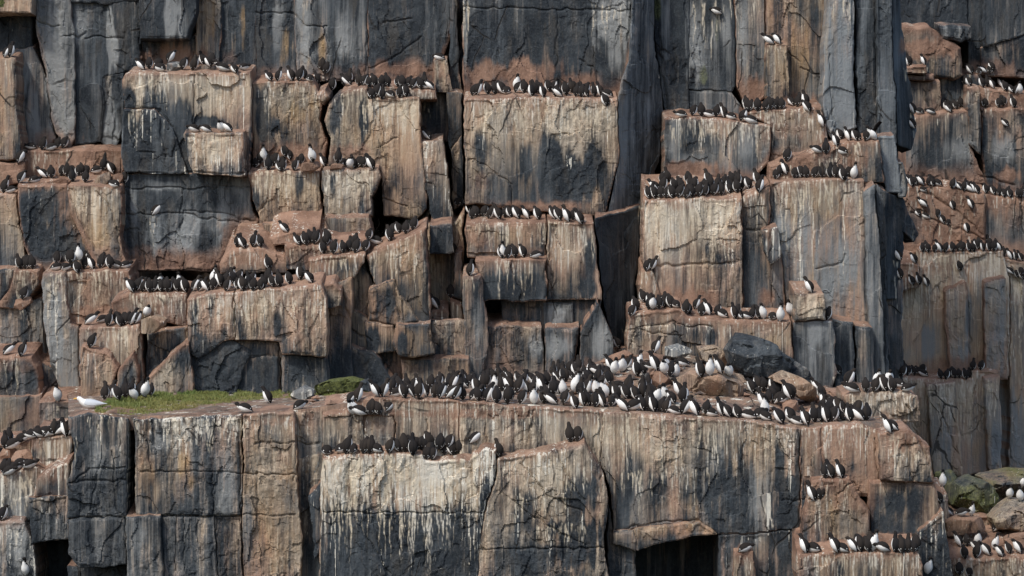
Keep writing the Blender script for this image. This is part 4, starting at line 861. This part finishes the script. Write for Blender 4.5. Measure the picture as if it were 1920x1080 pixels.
# ------------------------------------------------------------------ loose boulders
STN, STP = ROCK, []
def boulder(px, py, rx, ry, Y, label, name='boulder', cat='boulder', shape=None, seed=1, depth=None, a=(.5, .8, .1, 0), b=(.3, .1, .2, 0), group=None, flat=.5, facet=1.0):
    """A broken angular stone: a ball cut by a set of planes, its outline following the traced one."""
    r = random.Random(seed)
    n1, n2 = 64, 38
    th = np.linspace(0, 2 * math.pi, n1, endpoint=False); ph = np.linspace(-math.pi / 2, math.pi / 2, n2)
    TH, PH = np.meshgrid(th, ph)
    d = np.stack([np.cos(PH) * np.cos(TH), np.sin(PH), np.cos(PH) * np.sin(TH)], -1).reshape(-1, 3)   # x, depth, z
    if shape is not None:                      # outline in the bearing plane
        pl = pts(shape); c = pl.mean(0); px, py = c
        rel = pl - c; rx = np.abs(rel[:, 0]).max(); ry = np.abs(rel[:, 1]).max()
        m = len(pl)
        planes = []
        ar = 0.5 * np.sum(rel[:, 0] * np.roll(rel[:, 1], -1) - np.roll(rel[:, 0], -1) * rel[:, 1])
        if ar < 0: rel = rel[::-1]
    sc = K * Y
    dep = depth if depth else .8 * min(rx, ry) * sc * 1.2
    if shape is not None:
        ang = np.arctan2(d[:, 2], d[:, 0]); rr = np.full(len(d), 1e9)
        ux, uy = np.cos(ang), -np.sin(ang)
        for i in range(m):
            ax, ay = rel[i]; bx_, by_ = rel[(i + 1) % m]
            ex, ey = bx_ - ax, by_ - ay
            den = ux * ey - uy * ex
            with np.errstate(divide='ignore', invalid='ignore'):
                tt_ = (ax * ey - ay * ex) / den; s_ = (ax * uy - ay * ux) / den
            ok = (tt_ > 0) & (s_ >= -1e-6) & (s_ <= 1 + 1e-6)
            rr = np.where(ok, np.minimum(rr, tt_), rr)
        rr[rr > 1e8] = min(rx, ry)
        cp = np.cos(np.arcsin(np.clip(d[:, 1], -1, 1)))
        rad = np.minimum(1, cp * 1.35)          # full outline over a broad middle: slab-like
        co = np.stack([ux * rr * rad * sc, np.sign(d[:, 1]) * np.minimum(np.abs(d[:, 1]) * 1.15, 1) * dep, -uy * rr * rad * sc], -1)
    else:
        co = d * np.array([rx * sc, dep, ry * sc])
        for _ in range(16):
            v_ = np.array([r.gauss(0, 1), r.gauss(0, 1), r.gauss(0, 1)]); v_ /= np.linalg.norm(v_)
            lim = r.uniform(.62, .9)
            q_ = co / np.array([rx * sc, dep, ry * sc]); dd = q_ @ v_
            q_ = q_ - np.outer(np.maximum(dd - lim, 0), v_) * .92; co = q_ * np.array([rx * sc, dep, ry * sc])
    if shape is not None:
        ext = np.array([rx * sc, dep, ry * sc])
        for _ in range(9):
            v_ = np.array([r.gauss(0, .8), -abs(r.gauss(.6, .5)), r.gauss(.25, .8)]); v_ /= np.linalg.norm(v_)
            q_ = co / ext; dd = q_ @ v_; co = (q_ - np.outer(np.maximum(dd - r.uniform(.72, .95) - 9 * (name == 'mossy_rock'), 0), v_)) * ext
    ws = 3.0
    k = facets(co[:, 0] * ws + seed * 3.3 + co[:, 1] * 1.7, co[:, 2] * ws + co[:, 1] * 2.1, seed) * .15 * facet
    k += (fbm(co[:, 0] * 6 + seed, co[:, 2] * 6 + co[:, 1] * 3, seed + 3, 4) - .5) * .06
    co = co * (1 + k[:, None] * np.array([.55, 1.4, .55]))
    idx = np.arange(n1 * n2).reshape(n2, n1); nxt = np.roll(idx, -1, 1)
    q = np.stack([idx[:-1], idx[1:], nxt[1:], nxt[:-1]], -1).reshape(-1, 4)
    nz = fbm(co[:, 0] * 2.5 + seed, co[:, 2] * 2.5, seed + 5, 4) - .5
    A = np.clip(np.array(a) + np.outer(nz, [.8, .5, .5, .9]) * (np.array(a) > 0), 0, 1.2); B = np.clip(np.array(b) + np.outer(nz, [.5, .3, 0, 0]), 0, 1.2)
    me = mesh_np(name, co, q, ROCK, False, A, B)
    o = link(name, me, None, label=label, category=cat)
    if group: o['group'] = group
    o.location = ((px - 960) * sc, Y, -(py - 540) * sc)
    return o
RED = dict(a=(.6, .75, .1, 0)); TAN = dict(a=(.7, .35, .15, 0), b=(.3, .15, .2, .2)); DRK = dict(a=(.05, 0, .12, 0), b=(.25, 0, .5, 0))
GRN = dict(a=(.3, 0, .1, .75), b=(.3, 0, .1, 0)); PAL = dict(a=(.15, 0, .45, .05), b=(.65, 0, .2, 0))
BL = lambda shape, Y, label, seed, **k: boulder(0, 0, 0, 0, Y, label, shape=shape, seed=seed, **k)
BL('1361,656 1384,620 1431,636 1451,645 1467,662 1488,674 1474,700 1443,708 1394,702 1369,684', 65.0, 'great dark slate boulder speckled white, leaning against the tan wall', 3, depth=.7, **DRK)
BL('1466,706 1476,690 1493,678 1515,694 1530,722 1528,738 1480,730', 65.6, 'rounded boulder, its shaded side painted black, beside the great dark boulder', 4, depth=.5, **DRK)  # black colour stands in for shade right of the great boulder
BL('1265,714 1282,693 1340,690 1395,705 1388,735 1373,760 1309,752', 62.6, 'broad tan slab boulder in the middle of the rubble with birds on top', 5, depth=.8, **TAN)
BL('1248,650 1272,645 1301,655 1293,664 1276,674 1247,676', 66.0, 'small pale grey boulder scribbled with white droppings', 6, **PAL)
BL('1307,650 1340,647 1367,660 1369,688 1344,690 1315,672', 65.8, 'tan rounded boulder between the pale boulder and the dark boulder', 7, depth=.5, **TAN)
BL('1441,708 1468,694 1503,708 1528,727 1530,757 1500,748 1470,722', 62.9, 'long tan tilted slab above the dense cluster of birds', 8, depth=.6, **TAN)
BL('1466,748 1493,746 1497,760 1493,784 1470,784', 61.6, 'small red block wedged behind the front rank', 9, **RED)
BL('1408,760 1466,752 1470,790 1412,784', 62.0, 'low flat red slab behind the front rank of birds', 10, **RED)
BL('1140,668 1172,656 1188,664 1182,676 1144,678', 66.2, 'orange brown flat stone below the lone standing bird', 11, **RED)
BL('1182,668 1220,660 1246,664 1240,686 1190,686', 66.2, 'layered orange stone left of the pale grey boulder', 12, **RED)
BL('1152,709 1200,704 1206,718 1165,724', 63.6, 'dark red stone in the crowd under the white breasted birds', 13, **RED)
BL('1218,692 1238,687 1264,720 1246,750 1222,730', 63.2, 'brown upright wedge of rock in the middle of the crowd', 14, depth=.5, **RED)
BL('1136,722 1190,714 1222,716 1228,746 1150,740', 62.9, 'orange ledge stone behind the front rank of the crowd', 15, **TAN)
BL('1526,735 1560,728 1600,745 1620,790 1560,790 1530,770', 63.5, 'tan rock behind the birds at the end of the front rank', 16, depth=.5, **RED)
BL('675,742 676,715 690,709 701,716 700,744', 63.8, 'small black boulder beside the mossy rock at the edge of the crowd', 17, **DRK)
BL('598,738 594,722 618,712 660,705 684,712 680,738', 65.2, 'low rock covered in bright green moss at the end of the turf', 18, depth=.6, name='mossy_rock', a=(.2, 0, .1, 1.15), b=(.3, 0, .1, 0))
BL('540,752 548,734 572,722 590,730 586,750', 63.5, 'pale grey angular boulder sitting on the turf', 19, **PAL)
BL('284,744 292,724 345,730 350,742', 66.2, 'white splashed grey stone at the back of the turf', 20, **PAL)
BL('188,752 200,742 285,742 284,752', 66.0, 'low red stone under the birds behind the gull', 21, **RED)
BL('126,740 140,735 152,738 150,750 128,750', 66.0, 'small orange stone behind the gull', 22, **RED)
# far right corner
BL('1752,905 1756,878 1784,880 1800,905 1790,912', 68.6, 'green mossy rock against the near buttress', 23, **GRN)
BL('1775,915 1820,889 1850,905 1872,930 1866,962 1832,972 1784,945', 68.0, 'dark mossy boulder with pale streaks on its sloping top', 24, depth=.8, a=(.25, 0, .15, .6), b=(.4, 0, .1, 0))
BL('1835,890 1900,880 1990,884 1990,915 1900,940 1862,928 1842,910', 69.6, 'flat topped mossy boulder at the right edge', 25, depth=1, a=(.45, 0, .1, .5), b=(.4, .1, .1, 0))
BL('1852,970 1896,936 1990,940 1990,1000 1870,998', 66.8, 'tan boulder with streaked face below the mossy boulders', 26, depth=.8, a=(.5, .15, .2, .25), b=(.4, .1, .1, .2))
BL('1770,975 1800,965 1840,970 1848,995 1776,1005', 66.2, 'low brown boulder under the two white breasted birds', 27, a=(.5, .5, .05, .1))
BL('1880,1005 1930,998 1990,1005 1990,1040 1890,1040', 65.6, 'red brown rock at the lower right edge', 28, **RED)
# small stones on the ledges
BL('312,133 314,116 337,115 338,133', 70.2, 'pale square stone standing among birds on the left ledge', 31, **PAL)
BL('371,133 373,122 405,121 407,133', 70.2, 'flat tan stone under three birds on the left ledge', 32, **TAN)
BL('432,140 434,134 469,134 470,144', 69.8, 'thin red slab at the end of the left ledge', 33, **RED)
BL('176,345 184,330 206,322 208,340 200,348', 69.4, 'tan block of rubble below the tall standing bird', 34, **TAN)
BL('207,345 208,330 230,322 232,345', 69.5, 'red rubble block next to the dark wall', 35, **RED)
BL('74,345 74,334 128,336 128,345', 69.5, 'flat orange slab under the birds of the far left ledge', 36, **RED)
BL('561,318 564,306 600,302 603,310 585,324', 69.0, 'red angular stone under two white breasted birds', 37, **RED)
BL('617,319 622,306 646,305 640,317', 69.1, 'small red stone on the narrow middle ledge', 38, **RED)
BL('600,606 560,606 600,608', 66.5, 'x', 39) if False else None
BL('122,505 138,490 150,484 154,500', 68.2, 'orange triangular stone between resting birds at the left', 40, **TAN)
BL('400,548 402,534 425,533 428,548', 66.4, 'flat orange stone in the long dense row', 41, **RED)
BL('550,530 556,522 580,522 584,532', 66.4, 'tan flat stone under two birds at the end of the long row', 42, **TAN)
BL('264,625 266,600 292,590 313,594 310,610 290,624', 66.0, 'brown broken stone under a white breasted bird', 43, **TAN)
BL('0,850 10,835 30,842 28,858 2,860', 61.8, 'small red stone at the lower left edge', 44, **RED)
BL('22,862 30,846 60,840 64,870 40,880', 61.4, 'red brown rubble block among the lower left birds', 45, **RED)
BL('-20,900 -10,880 20,875 40,890 20,905', 61.0, 'orange rubble slab in the lower left corner', 46, **RED)
BL('24,578 30,562 56,556 60,566 40,582', 67.8, 'thin red slab sticking out of the left wall', 47, **RED)

# broken stones lying on the shelf among the birds
r2 = np.random.default_rng(9); n = 900
sx = np.where(r2.random(n) < .75, r2.uniform(1000, 1660, n), r2.uniform(560, 1000, n)); stt = r2.uniform(.02, .95, n); z, Y = shelf_z(sx, stt)
oct_ = np.array([(1, 0, 0), (0, 1, 0), (-1, 0, 0), (0, -1, 0), (0, 0, 1), (0, 0, -1)], float)
fo = [(0, 1, 4), (1, 2, 4), (2, 3, 4), (3, 0, 4), (1, 0, 5), (2, 1, 5), (3, 2, 5), (0, 3, 5)]
size = .025 + .09 * r2.random(n) ** 3
V = (oct_[None] + r2.normal(0, .28, (n, 6, 3))) * size[:, None, None] * np.array([1.2, 1, .7]) + np.stack([(sx - 960) * K * Y, Y, z + size * .25], -1)[:, None]
me = bpy.data.meshes.new('rubble'); me.from_pydata(V.reshape(-1, 3).tolist(), [], [tuple(i * 6 + k for k in f) for i in range(n) for f in fo]); me.update()
nv = n * 6
for nm, col in (('stain', (.55, .6, .1, 1e-4)), ('tint', (.3, .1, .2, .2))):
    at_ = me.attributes.new(nm, 'FLOAT_COLOR', 'POINT'); at_.data.foreach_set('color', np.clip(np.tile(np.array(col, np.float32), (nv, 1)) * np.repeat(r2.uniform(.3, 1.4, (n, 1)), 6, 0), 0, 1).astype(np.float32).ravel())
me.materials.append(ROCK)
link('rubble', me, None, kind='stuff', label='small broken stones strewn over the rock shelf', category='rubble')

# ------------------------------------------------------------------ guillemots
BLACK = plain('black_plumage', (.013, .0125, .0135), .9, .3, 60)
_t = BLACK.node_tree; _oi = N(_t, 'ShaderNodeObjectInfo'); _mx = N(_t, 'ShaderNodeMix', data_type='RGBA'); _b = _t.nodes['Principled BSDF']
_src = _b.inputs['Base Color'].links[0].from_socket; _t.links.new(_oi.outputs['Random'], _mx.inputs['Factor']); _t.links.new(_src, _mx.inputs['A']); _mx.inputs['B'].default_value = (.030, .024, .020, 1); _t.links.new(_mx.outputs['Result'], _b.inputs['Base Color'])
for _m in (BLACK,): _m.node_tree.nodes['Principled BSDF'].inputs['Specular IOR Level'].default_value = .15
WHITE = plain('white_plumage', (.78, .77, .74), .75, .06, 30)
BILLM = plain('dark_horn', (.02, .02, .02), .4)
BODY_S = [(0, .005, .005), (.06, .024, .010), (.13, .045, .03), (.23, .075, .06), (.38, .097, .086), (.54, .104, .097), (.70, .095, .090), (.84, .075, .073), (.94, .056, .057)]
BLEN = .335
SEG = 18
def pose_rings(p, pn, ln, ph, fat=1.0):
    """Rings (y, z, half width, half depth, is_head) from the tail tip to the forehead, in the bird's middle plane."""
    out = []; p = R(p)
    for s, a, d in BODY_S:
        bend = .02 * math.sin(math.pi * min(1, s))
        out.append((-math.cos(p) * s * BLEN + bend * math.sin(p) * 1.0, math.sin(p) * s * BLEN + bend * math.cos(p), a * fat, d * fat, 0))
    y, z = -math.cos(p) * BLEN, math.sin(p) * BLEN; pn = R(pn)
    for f, r in ((.35, .046), (1.0, .039)):
        out.append((y - math.cos(pn) * ln * f, z + math.sin(pn) * ln * f, r, r, 1))
    y, z = y - math.cos(pn) * ln, z + math.sin(pn) * ln; ph = R(ph); m = (pn + ph) / 2
    y1, z1 = y - math.cos(m) * .026, z + math.sin(m) * .026
    out.append((y1, z1, .040, .043, 1))
    y2, z2 = y1 - math.cos(ph) * .024, z1 + math.sin(ph) * .024
    out.append((y2, z2, .035, .037, 1))
    out.append((y2 - math.cos(ph) * .018, z2 + math.sin(ph) * .018, .022, .023, 1))
    out.append((y2 - math.cos(ph) * .026, z2 + math.sin(ph) * .026, .006, .007, 1))
    return out
def ring_frame(rg, i):
    a = rg[max(0, i - 1)]; b = rg[min(len(rg) - 1, i + 1)]
    ty, tz = b[0] - a[0], b[1] - a[1]; l = math.hypot(ty, tz) or 1
    return -tz / l, ty / l                       # a direction in the middle plane, out of the belly or the back
def ring_pt(rg, i, ang, k=1.0):
    y, z, a, d, h = rg[i]; ny, nz = ring_frame(rg, i)      # (ny,nz): forward-down side when ang = 0
    return (math.sin(ang) * a * k, y + ny * math.cos(ang) * d * k, z + nz * math.cos(ang) * d * k)
def pymesh(name, v, f, mats, mi=None, smooth=True):
    me = bpy.data.meshes.new(name); me.from_pydata(v, [], f); me.update()
    for m in mats: me.materials.append(m)
    if mi: me.polygons.foreach_set('material_index', mi)
    me.polygons.foreach_set('use_smooth', [smooth] * len(f))
    return me
def make_pose(key, p, pn, ln, ph, fat=1.0, lift=.022, spread=0):
    lm, w0 = (84, 86) if p < 30 else (118, 124)
    rg = pose_rings(p, pn, ln, ph, fat)
    zmin = min(ring_pt(rg, i, math.pi * 2 * j / SEG)[2] for i in range(2, 9) for j in range(SEG))
    ymid = sum(rg[i][0] for i in (3, 4, 5)) / 3
    rg = [(y - ymid, z - zmin + lift, a, d, h) for y, z, a, d, h in rg]
    v, f, mi = [], [], []
    for i in range(len(rg)):
        for j in range(SEG): v.append(ring_pt(rg, i, 2 * math.pi * (j + .5) / SEG))
    for i in range(len(rg) - 1):
        for j in range(SEG):
            k = (j + 1) % SEG
            f.append((i * SEG + j, (i + 1) * SEG + j, (i + 1) * SEG + k, i * SEG + k))
            a = abs(((j + 1) / SEG * 360 + 180) % 360 - 180)
            lim = lm if 1 <= i <= 7 else (70 if i == 8 else (35 if i == 9 else -1))
            mi.append(1 if a < lim else 0)
    f.append(tuple(range(SEG))); mi.append(0)
    f.append(tuple(reversed(range((len(rg) - 1) * SEG, len(rg) * SEG)))); mi.append(0)
    body = pymesh('guillemot_body', v, f, [BLACK, WHITE], mi)
    wings = []
    for s in (1, -1):
        v, f, mi = [], [], []
        if not spread:
            rows = [1.2, 2, 2.6, 3, 4, 5, 6, 7, 7.6]; cols = 5
            for r_ in rows:
                i0 = int(r_); t = r_ - i0
                q = 1.0 if 2 < r_ < 7 else .6
                for c in range(cols):
                    a0 = w0 + (176 - w0) * c / (cols - 1); am = (w0 + 176) / 2; a0 = am + (a0 - am) * (q if r_ > 2.1 else .45)
                    A = ring_pt(rg, i0, R(a0) * s, 1.08 - .055 * abs(c - 2) / 2); B_ = ring_pt(rg, i0 + 1, R(a0) * s, 1.08 - .055 * abs(c - 2) / 2)
                    v.append(tuple(A[k] * (1 - t) + B_[k] * t for k in range(3)))
            for r_ in range(len(rows) - 1):
                for c in range(cols - 1):
                    q = (r_ * cols + c, (r_ + 1) * cols + c, (r_ + 1) * cols + c + 1, r_ * cols + c + 1)
                    f.append(q if s > 0 else tuple(reversed(q))); mi.append(1 if r_ == 2 and c == 1 else 0)
        else:
            sh = ring_pt(rg, 7, R(120) * s); n = 7
            for j in range(n):
                u = j / (n - 1); cw = .075 * (1 - .75 * u ** 1.6)
                bx_, bz = sh[0] + s * (.04 + .20 * u) * spread, sh[2] + .24 * u * (1.3 - .5 * spread) + .03 * math.sin(u * 3)
                for th in (.006, -.006):
                    v.append((bx_ + s * th * .5, sh[1] - cw * .3 + .05 * u, bz + th)); v.append((bx_ + s * th * .5, sh[1] + cw + .10 * u, bz - .03 + th))
            for j in range(n - 1):
                o = j * 4; 
                f += [(o, o + 1, o + 5, o + 4), (o + 3, o + 2, o + 6, o + 7), (o + 1, o + 3, o + 7, o + 5), (o + 2, o, o + 4, o + 6)]; mi += [0, 1 if u < .8 else 0, 0, 0]
            f += [(0, 2, 3, 1), (4 * n - 4, 4 * n - 3, 4 * n - 1, 4 * n - 2)]; mi += [0, 0]
        wings.append(pymesh('guillemot_wing', v, f, [BLACK, WHITE], mi))
    hy, hz = rg[-3][0], rg[-3][1]
    tipd = R(ph)
    fy, fz = -math.cos(tipd), math.sin(tipd)
    v = []
    for dd, hw, hh in ((.012, .008, .011), (.035, .006, .009), (.058, .003, .005), (.07, .001, .001)):
        dr = -.004 if dd > .06 else 0
        for sx_, sn in ((1, 1), (-1, 1), (-1, -1), (1, -1)):
            v.append((hw * sx_, fy * dd - fz * sn * hh * -1 * 0 + (-fz) * sn * hh * -1, fz * dd + (-fy) * sn * hh + dr))
    f = [(i * 4 + j, i * 4 + (j + 1) % 4, i * 4 + 4 + (j + 1) % 4, i * 4 + 4 + j) for i in range(3) for j in range(4)] + [(3, 2, 1, 0), (12, 13, 14, 15)]
    bill = pymesh('guillemot_bill', v, f, [BILLM])
    feet = []
    for s in (1, -1):
        x0 = .036 * s; y0 = -.005; h = lift + .02
        v = [(x0 - .006, y0, h), (x0 + .006, y0, h), (x0 + .006, y0 + .012, h), (x0 - .006, y0 + .012, h),
             (x0 - .008, y0 - .004, .008), (x0 + .008, y0 - .004, .008), (x0 + .006, y0 + .014, .003), (x0 - .006, y0 + .014, .003),
             (x0 - .026, y0 - .05, 0), (x0 + .026, y0 - .05, 0), (x0, y0 - .06, .004)]
        f = [(0, 1, 2, 3), (0, 4, 5, 1), (1, 5, 6, 2), (2, 6, 7, 3), (3, 7, 4, 0), (4, 8, 10), (4, 10, 5), (5, 10, 9), (7, 6, 9, 8), (8, 9, 10), (4, 7, 8), (5, 9, 6)]
        feet.append(pymesh('guillemot_foot', v, f, [BILLM], None, False))
    H = max(q[1] + q[3] for q in rg)
    return dict(body=body, wings=wings, bill=bill, head=(0, hy, hz), feet=feet if lift > .01 else [], h=H)
POSE = {
    'up': make_pose('up', 66, 82, .055, 12), 'al': make_pose('al', 72, 86, .085, 18, .96), 'hu': make_pose('hu', 58, 62, .012, 8, 1.04),
    'bow': make_pose('bow', 60, 20, .035, -50, 1.05), 'le': make_pose('le', 42, 74, .05, 8), 'pr': make_pose('pr', 15, 66, .035, 2, 1.02, .004),
    'slp': make_pose('slp', 22, 40, .005, -10, 1.08, .004), 'fl': make_pose('fl', 62, 80, .06, 15, 1, .022, .55), 'sp': make_pose('sp', 48, 70, .06, 10, 1, .022, 1.0),
}
ORD = 'first second third fourth fifth sixth seventh eighth ninth tenth eleventh twelfth thirteenth fourteenth fifteenth sixteenth seventeenth eighteenth nineteenth twentieth'.split()
TENS = {2: 'twenty', 3: 'thirty', 4: 'forty', 5: 'fifty', 6: 'sixty', 7: 'seventy', 8: 'eighty'}
def ordinal(n):
    if n <= 20: return ORD[n - 1]
    if n % 10 == 0: return TENS[n // 10][:-1] + 'ieth'
    return TENS[n // 10] + '-' + ORD[n % 10 - 1]
LOOK = {'b': 'black-backed guillemot turned to the rock', 'a': 'tall upright black-backed guillemot', 'B': 'hunched black-backed guillemot', 'f': 'white-breasted guillemot facing outward', 'F': 'squat white-breasted guillemot',
        'l': 'guillemot in profile with white flank', 'r': 'guillemot in profile with black flank', 'L': 'crouching guillemot with white belly', 'R': 'low resting guillemot', 'V': 'guillemot with raised wings', 'W': 'guillemot with spread wings'}
SHORT = {'b': 'back-turned guillemot', 'a': 'tall back-turned guillemot', 'B': 'hunched guillemot', 'f': 'white-breasted guillemot', 'F': 'squat white-breasted guillemot', 'l': 'left-facing guillemot', 'r': 'right-facing guillemot',
         'L': 'crouching left-facing guillemot', 'R': 'crouching right-facing guillemot', 'V': 'guillemot with raised wings', 'W': 'guillemot with spread wings'}
bpy.context.view_layer.update()
dg = bpy.context.evaluated_depsgraph_get()
def probe(px, py):
    d = Vector(((px - 960) * K, 1, -(py - 540) * K)).normalized()
    ok, loc, nor, fi_, ob, mt = S.ray_cast(dg, Vector((0, 0, 0)), d)
    return (loc, nor, ob) if ok else None
rr = random.Random(11)
ALL = []; MISS = []
for where, L_, kf in ROWS:
    order = sorted(range(len(L_)), key=lambda i: L_[i][0]); rank = {i: k + 1 for k, i in enumerate(order)}
    for i, (x, y, c) in enumerate(L_):
        if len(L_) > 9: x += rr.uniform(-3, 3)
        best = None
        for dy in (0, -1, -2, -3, -4, 1, -5, -6, 2, -8, 3, -10, 4, -12, 5, -14, 6, -16, 8, -19, -22, 11, -26):
            h = probe(x, y + dy)
            if h and h[1].z > .5 and h[2].name.split('.')[0] != 'grass': best = (h[0], dy); break
        if best is None:
            h = probe(x, y); MISS.append((x, y, c, h[2].name if h else None)); p = h[0] + Vector((0, -.10, 0))
        else: p = best[0]
        pose = {'b': rr.choice(('hu', 'hu', 'up', 'bow', 'hu')), 'a': 'al', 'B': rr.choice(('bow', 'hu', 'slp')), 'f': rr.choice(('up', 'al')), 'F': 'hu', 'l': rr.choice(('up', 'le', 'up', 'hu')), 'r': rr.choice(('up', 'le', 'up', 'hu')),
                'L': rr.choice(('pr', 'slp')), 'R': rr.choice(('pr', 'slp')), 'V': 'fl', 'W': 'sp'}[c]
        yaw = {'b': 180 + rr.uniform(-34, 34), 'a': 180 + rr.uniform(-20, 20), 'B': 180 + rr.uniform(-60, 60), 'f': rr.uniform(-30, 30), 'F': rr.uniform(-30, 30), 'l': -rr.uniform(100, 150), 'r': rr.uniform(100, 150), 'L': -rr.uniform(75, 135), 'R': rr.uniform(75, 135), 'V': 180, 'W': rr.uniform(-70, -50)}[c]
        sc = (1.06 if p.y < 64.5 else 1.0) * kf * rr.uniform(.88, 1.08)
        ALL.append(dict(p=p, pose=pose, yaw=yaw, sc=sc, c=c, x=x, where=where, n=rank[i], tot=len(L_), size=sc * POSE[pose]['h'] / p.y, hd=rr.uniform(-70, 70) if rr.random() < .55 else rr.uniform(-15, 15), ln=(rr.uniform(-6, 6), rr.uniform(-8, 8))))
print('BIRDS', len(ALL), 'without a ledge', len(MISS), MISS[:80])
ALL.sort(key=lambda b: -b['size'])
MAXI = 300
single = ALL[:MAXI]; rest = ALL[MAXI:]
def bird_matrix(b):
    return Matrix.Translation(b['p']) @ Matrix.Rotation(R(b['yaw']), 4, 'Z') @ Matrix.Rotation(R(b['ln'][0]), 4, 'X') @ Matrix.Rotation(R(b['ln'][1]), 4, 'Y') @ Matrix.Scale(b['sc'], 4)
for b in single:
    ps = POSE[b['pose']]
    o = bpy.data.objects.new('guillemot', ps['body']); C.objects.link(o); o.matrix_world = bird_matrix(b)
    if b['tot'] == 1: lab = LOOK[b['c']] + ' ' + b['where']
    else: lab = SHORT[b['c']] + ', ' + ordinal(b['n']) + ' from the left ' + b['where']
    wds = lab.split()
    if len(wds) > 16: lab = 'guillemot, ' + ordinal(b['n']) + ' from the left ' + b['where']
    o['label'] = lab; o['category'] = 'guillemot'; o['group'] = 'guillemots on the cliff ledges'
    for wm in ps['wings']: link('wing', wm, o)
    bl = link('bill', ps['bill'], o); bl.location = ps['head']; bl.rotation_euler = (0, 0, R(b['hd']))
    for fm in ps['feet']: link('foot', fm, o)
# the many smaller ones beyond the nearest three hundred: one joined mesh
V, Fs, MI, base = [], [], [], 0
cache = {}
for k, ps in POSE.items():
    for part in ('body', 'w0', 'w1', 'bill'):
        me = ps['body'] if part == 'body' else ps['wings'][0] if part == 'w0' else ps['wings'][1] if part == 'w1' else ps['bill']
        cache[k, part] = (np.array([v.co[:] for v in me.vertices]), [tuple(p.vertices) for p in me.polygons], [2 if part == 'bill' else p.material_index for p in me.polygons])
for b in rest:
    M = bird_matrix(b)
    for part in ('body', 'w0', 'w1', 'bill'):
        v, f, mi = cache[b['pose'], part]
        m = M
        if part == 'bill': m = M @ Matrix.Translation(POSE[b['pose']]['head']) @ Matrix.Rotation(R(b['hd']), 4, 'Z')
        mm = np.array(m); V.append(v @ mm[:3, :3].T + mm[:3, 3])
        Fs += [tuple(i + base for i in q) for q in f]; MI += mi; base += len(v)
fl = pymesh('guillemots', np.concatenate(V).tolist(), Fs, [BLACK, WHITE, BILLM], MI)
link('guillemots', fl, None, kind='stuff', label='smaller guillemots crowding the higher ledges of the cliff', category='guillemots')

# ------------------------------------------------------------------ the gull
GW = plain('gull_white', (.80, .79, .76), .7, .05, 20); GG = plain('gull_grey', (.50, .53, .56), .7, .1, 30); GY = plain('gull_bill_yellow', (.70, .38, .05), .4, .1); GK = plain('gull_eye_dark', (.02, .02, .02), .3)
h = None
for dy in (0, -2, 2, -4, 4, -6, 6, 8):
    h = probe(172, 766 + dy)
    if h and h[1].z > .5: break
gp = h[0]
def loft(name, rg, mats, mi=None, seg=14):
    v, f = [], []
    for i in range(len(rg)):
        for j in range(seg): v.append(ring_pt(rg, i, 2 * math.pi * (j + .5) / seg))
    for i in range(len(rg) - 1):
        for j in range(seg):
            k = (j + 1) % seg; f.append((i * seg + j, (i + 1) * seg + j, (i + 1) * seg + k, i * seg + k))
    f.append(tuple(range(seg))); f.append(tuple(reversed(range((len(rg) - 1) * seg, len(rg) * seg))))
    return pymesh(name, v, f, mats)
rg = [(.36, .115, .02, .006, 0), (.28, .115, .05, .02, 0), (.18, .11, .085, .06, 0), (.06, .105, .11, .10, 0), (-.06, .11, .115, .11, 0), (-.16, .13, .095, .095, 0), (-.22, .165, .07, .075, 0), (-.255, .20, .056, .062, 1), (-.29, .232, .052, .056, 1), (-.325, .238, .04, .045, 1), (-.345, .236, .02, .024, 1)]
g = link('gull', loft('gull', rg, [GW]), None, label='large white gull with yellow bill and pale grey back resting beside the turf', category='gull')
for s in (1, -1):
    v, f = [], []; rows_ = [0.2, 1, 2, 3, 4, 5]; cols = 6
    for a_ in rows_:
        i0 = int(a_); t = a_ - i0
        for c in range(cols):
            an = R(78 + 95 * c / (cols - 1)) * s; k = 1.07
            A_ = ring_pt(rg, i0, an, k); B_ = ring_pt(rg, min(i0 + 1, 10), an, k); v.append(tuple(A_[q] * (1 - t) + B_[q] * t for q in range(3)))
    for a_ in range(len(rows_) - 1):
        for c in range(cols - 1):
            q = (a_ * cols + c, (a_ + 1) * cols + c, (a_ + 1) * cols + c + 1, a_ * cols + c + 1); f.append(q if s > 0 else tuple(reversed(q)))
    v += [(x_, y_ + (.07 if i % cols > 1 and i < cols else 0), z_) for i, (x_, y_, z_) in enumerate([])]
    wg = link('wing', pymesh('gull_wing', v, f, [GG]), g)
    e = bpy.data.meshes.new('gull_eye'); 
    ev = [(.046 * s + .006 * math.cos(t_) * 0, -.305 + .008 * math.cos(t_), .246 + .008 * math.sin(t_)) for t_ in np.linspace(0, 6.283, 9)[:-1]] + [(.052 * s, -.305, .246)]
    link('eye', pymesh('gull_eye', ev, [(i, (i + 1) % 8, 8) for i in range(8)], [GK]), g)
bv = [(a_ * w_, -.34 - d_, .232 + b_ * h_ - dr) for d_, w_, h_, dr in ((0, .014, .018, 0), (.045, .010, .016, 0), (.075, .006, .010, .006), (.09, .002, .003, .014)) for a_, b_ in ((1, 1), (-1, 1), (-1, -1), (1, -1))]
bf = [(i * 4 + j, i * 4 + (j + 1) % 4, i * 4 + 4 + (j + 1) % 4, i * 4 + 4 + j) for i in range(3) for j in range(4)] + [(3, 2, 1, 0), (12, 13, 14, 15)]
link('bill', pymesh('gull_bill', bv, bf, [GY]), g)
g.location = gp + Vector((0, 0, -.0)); g.rotation_euler = (0, 0, R(-90)); g.scale = (.95, .95, .95)
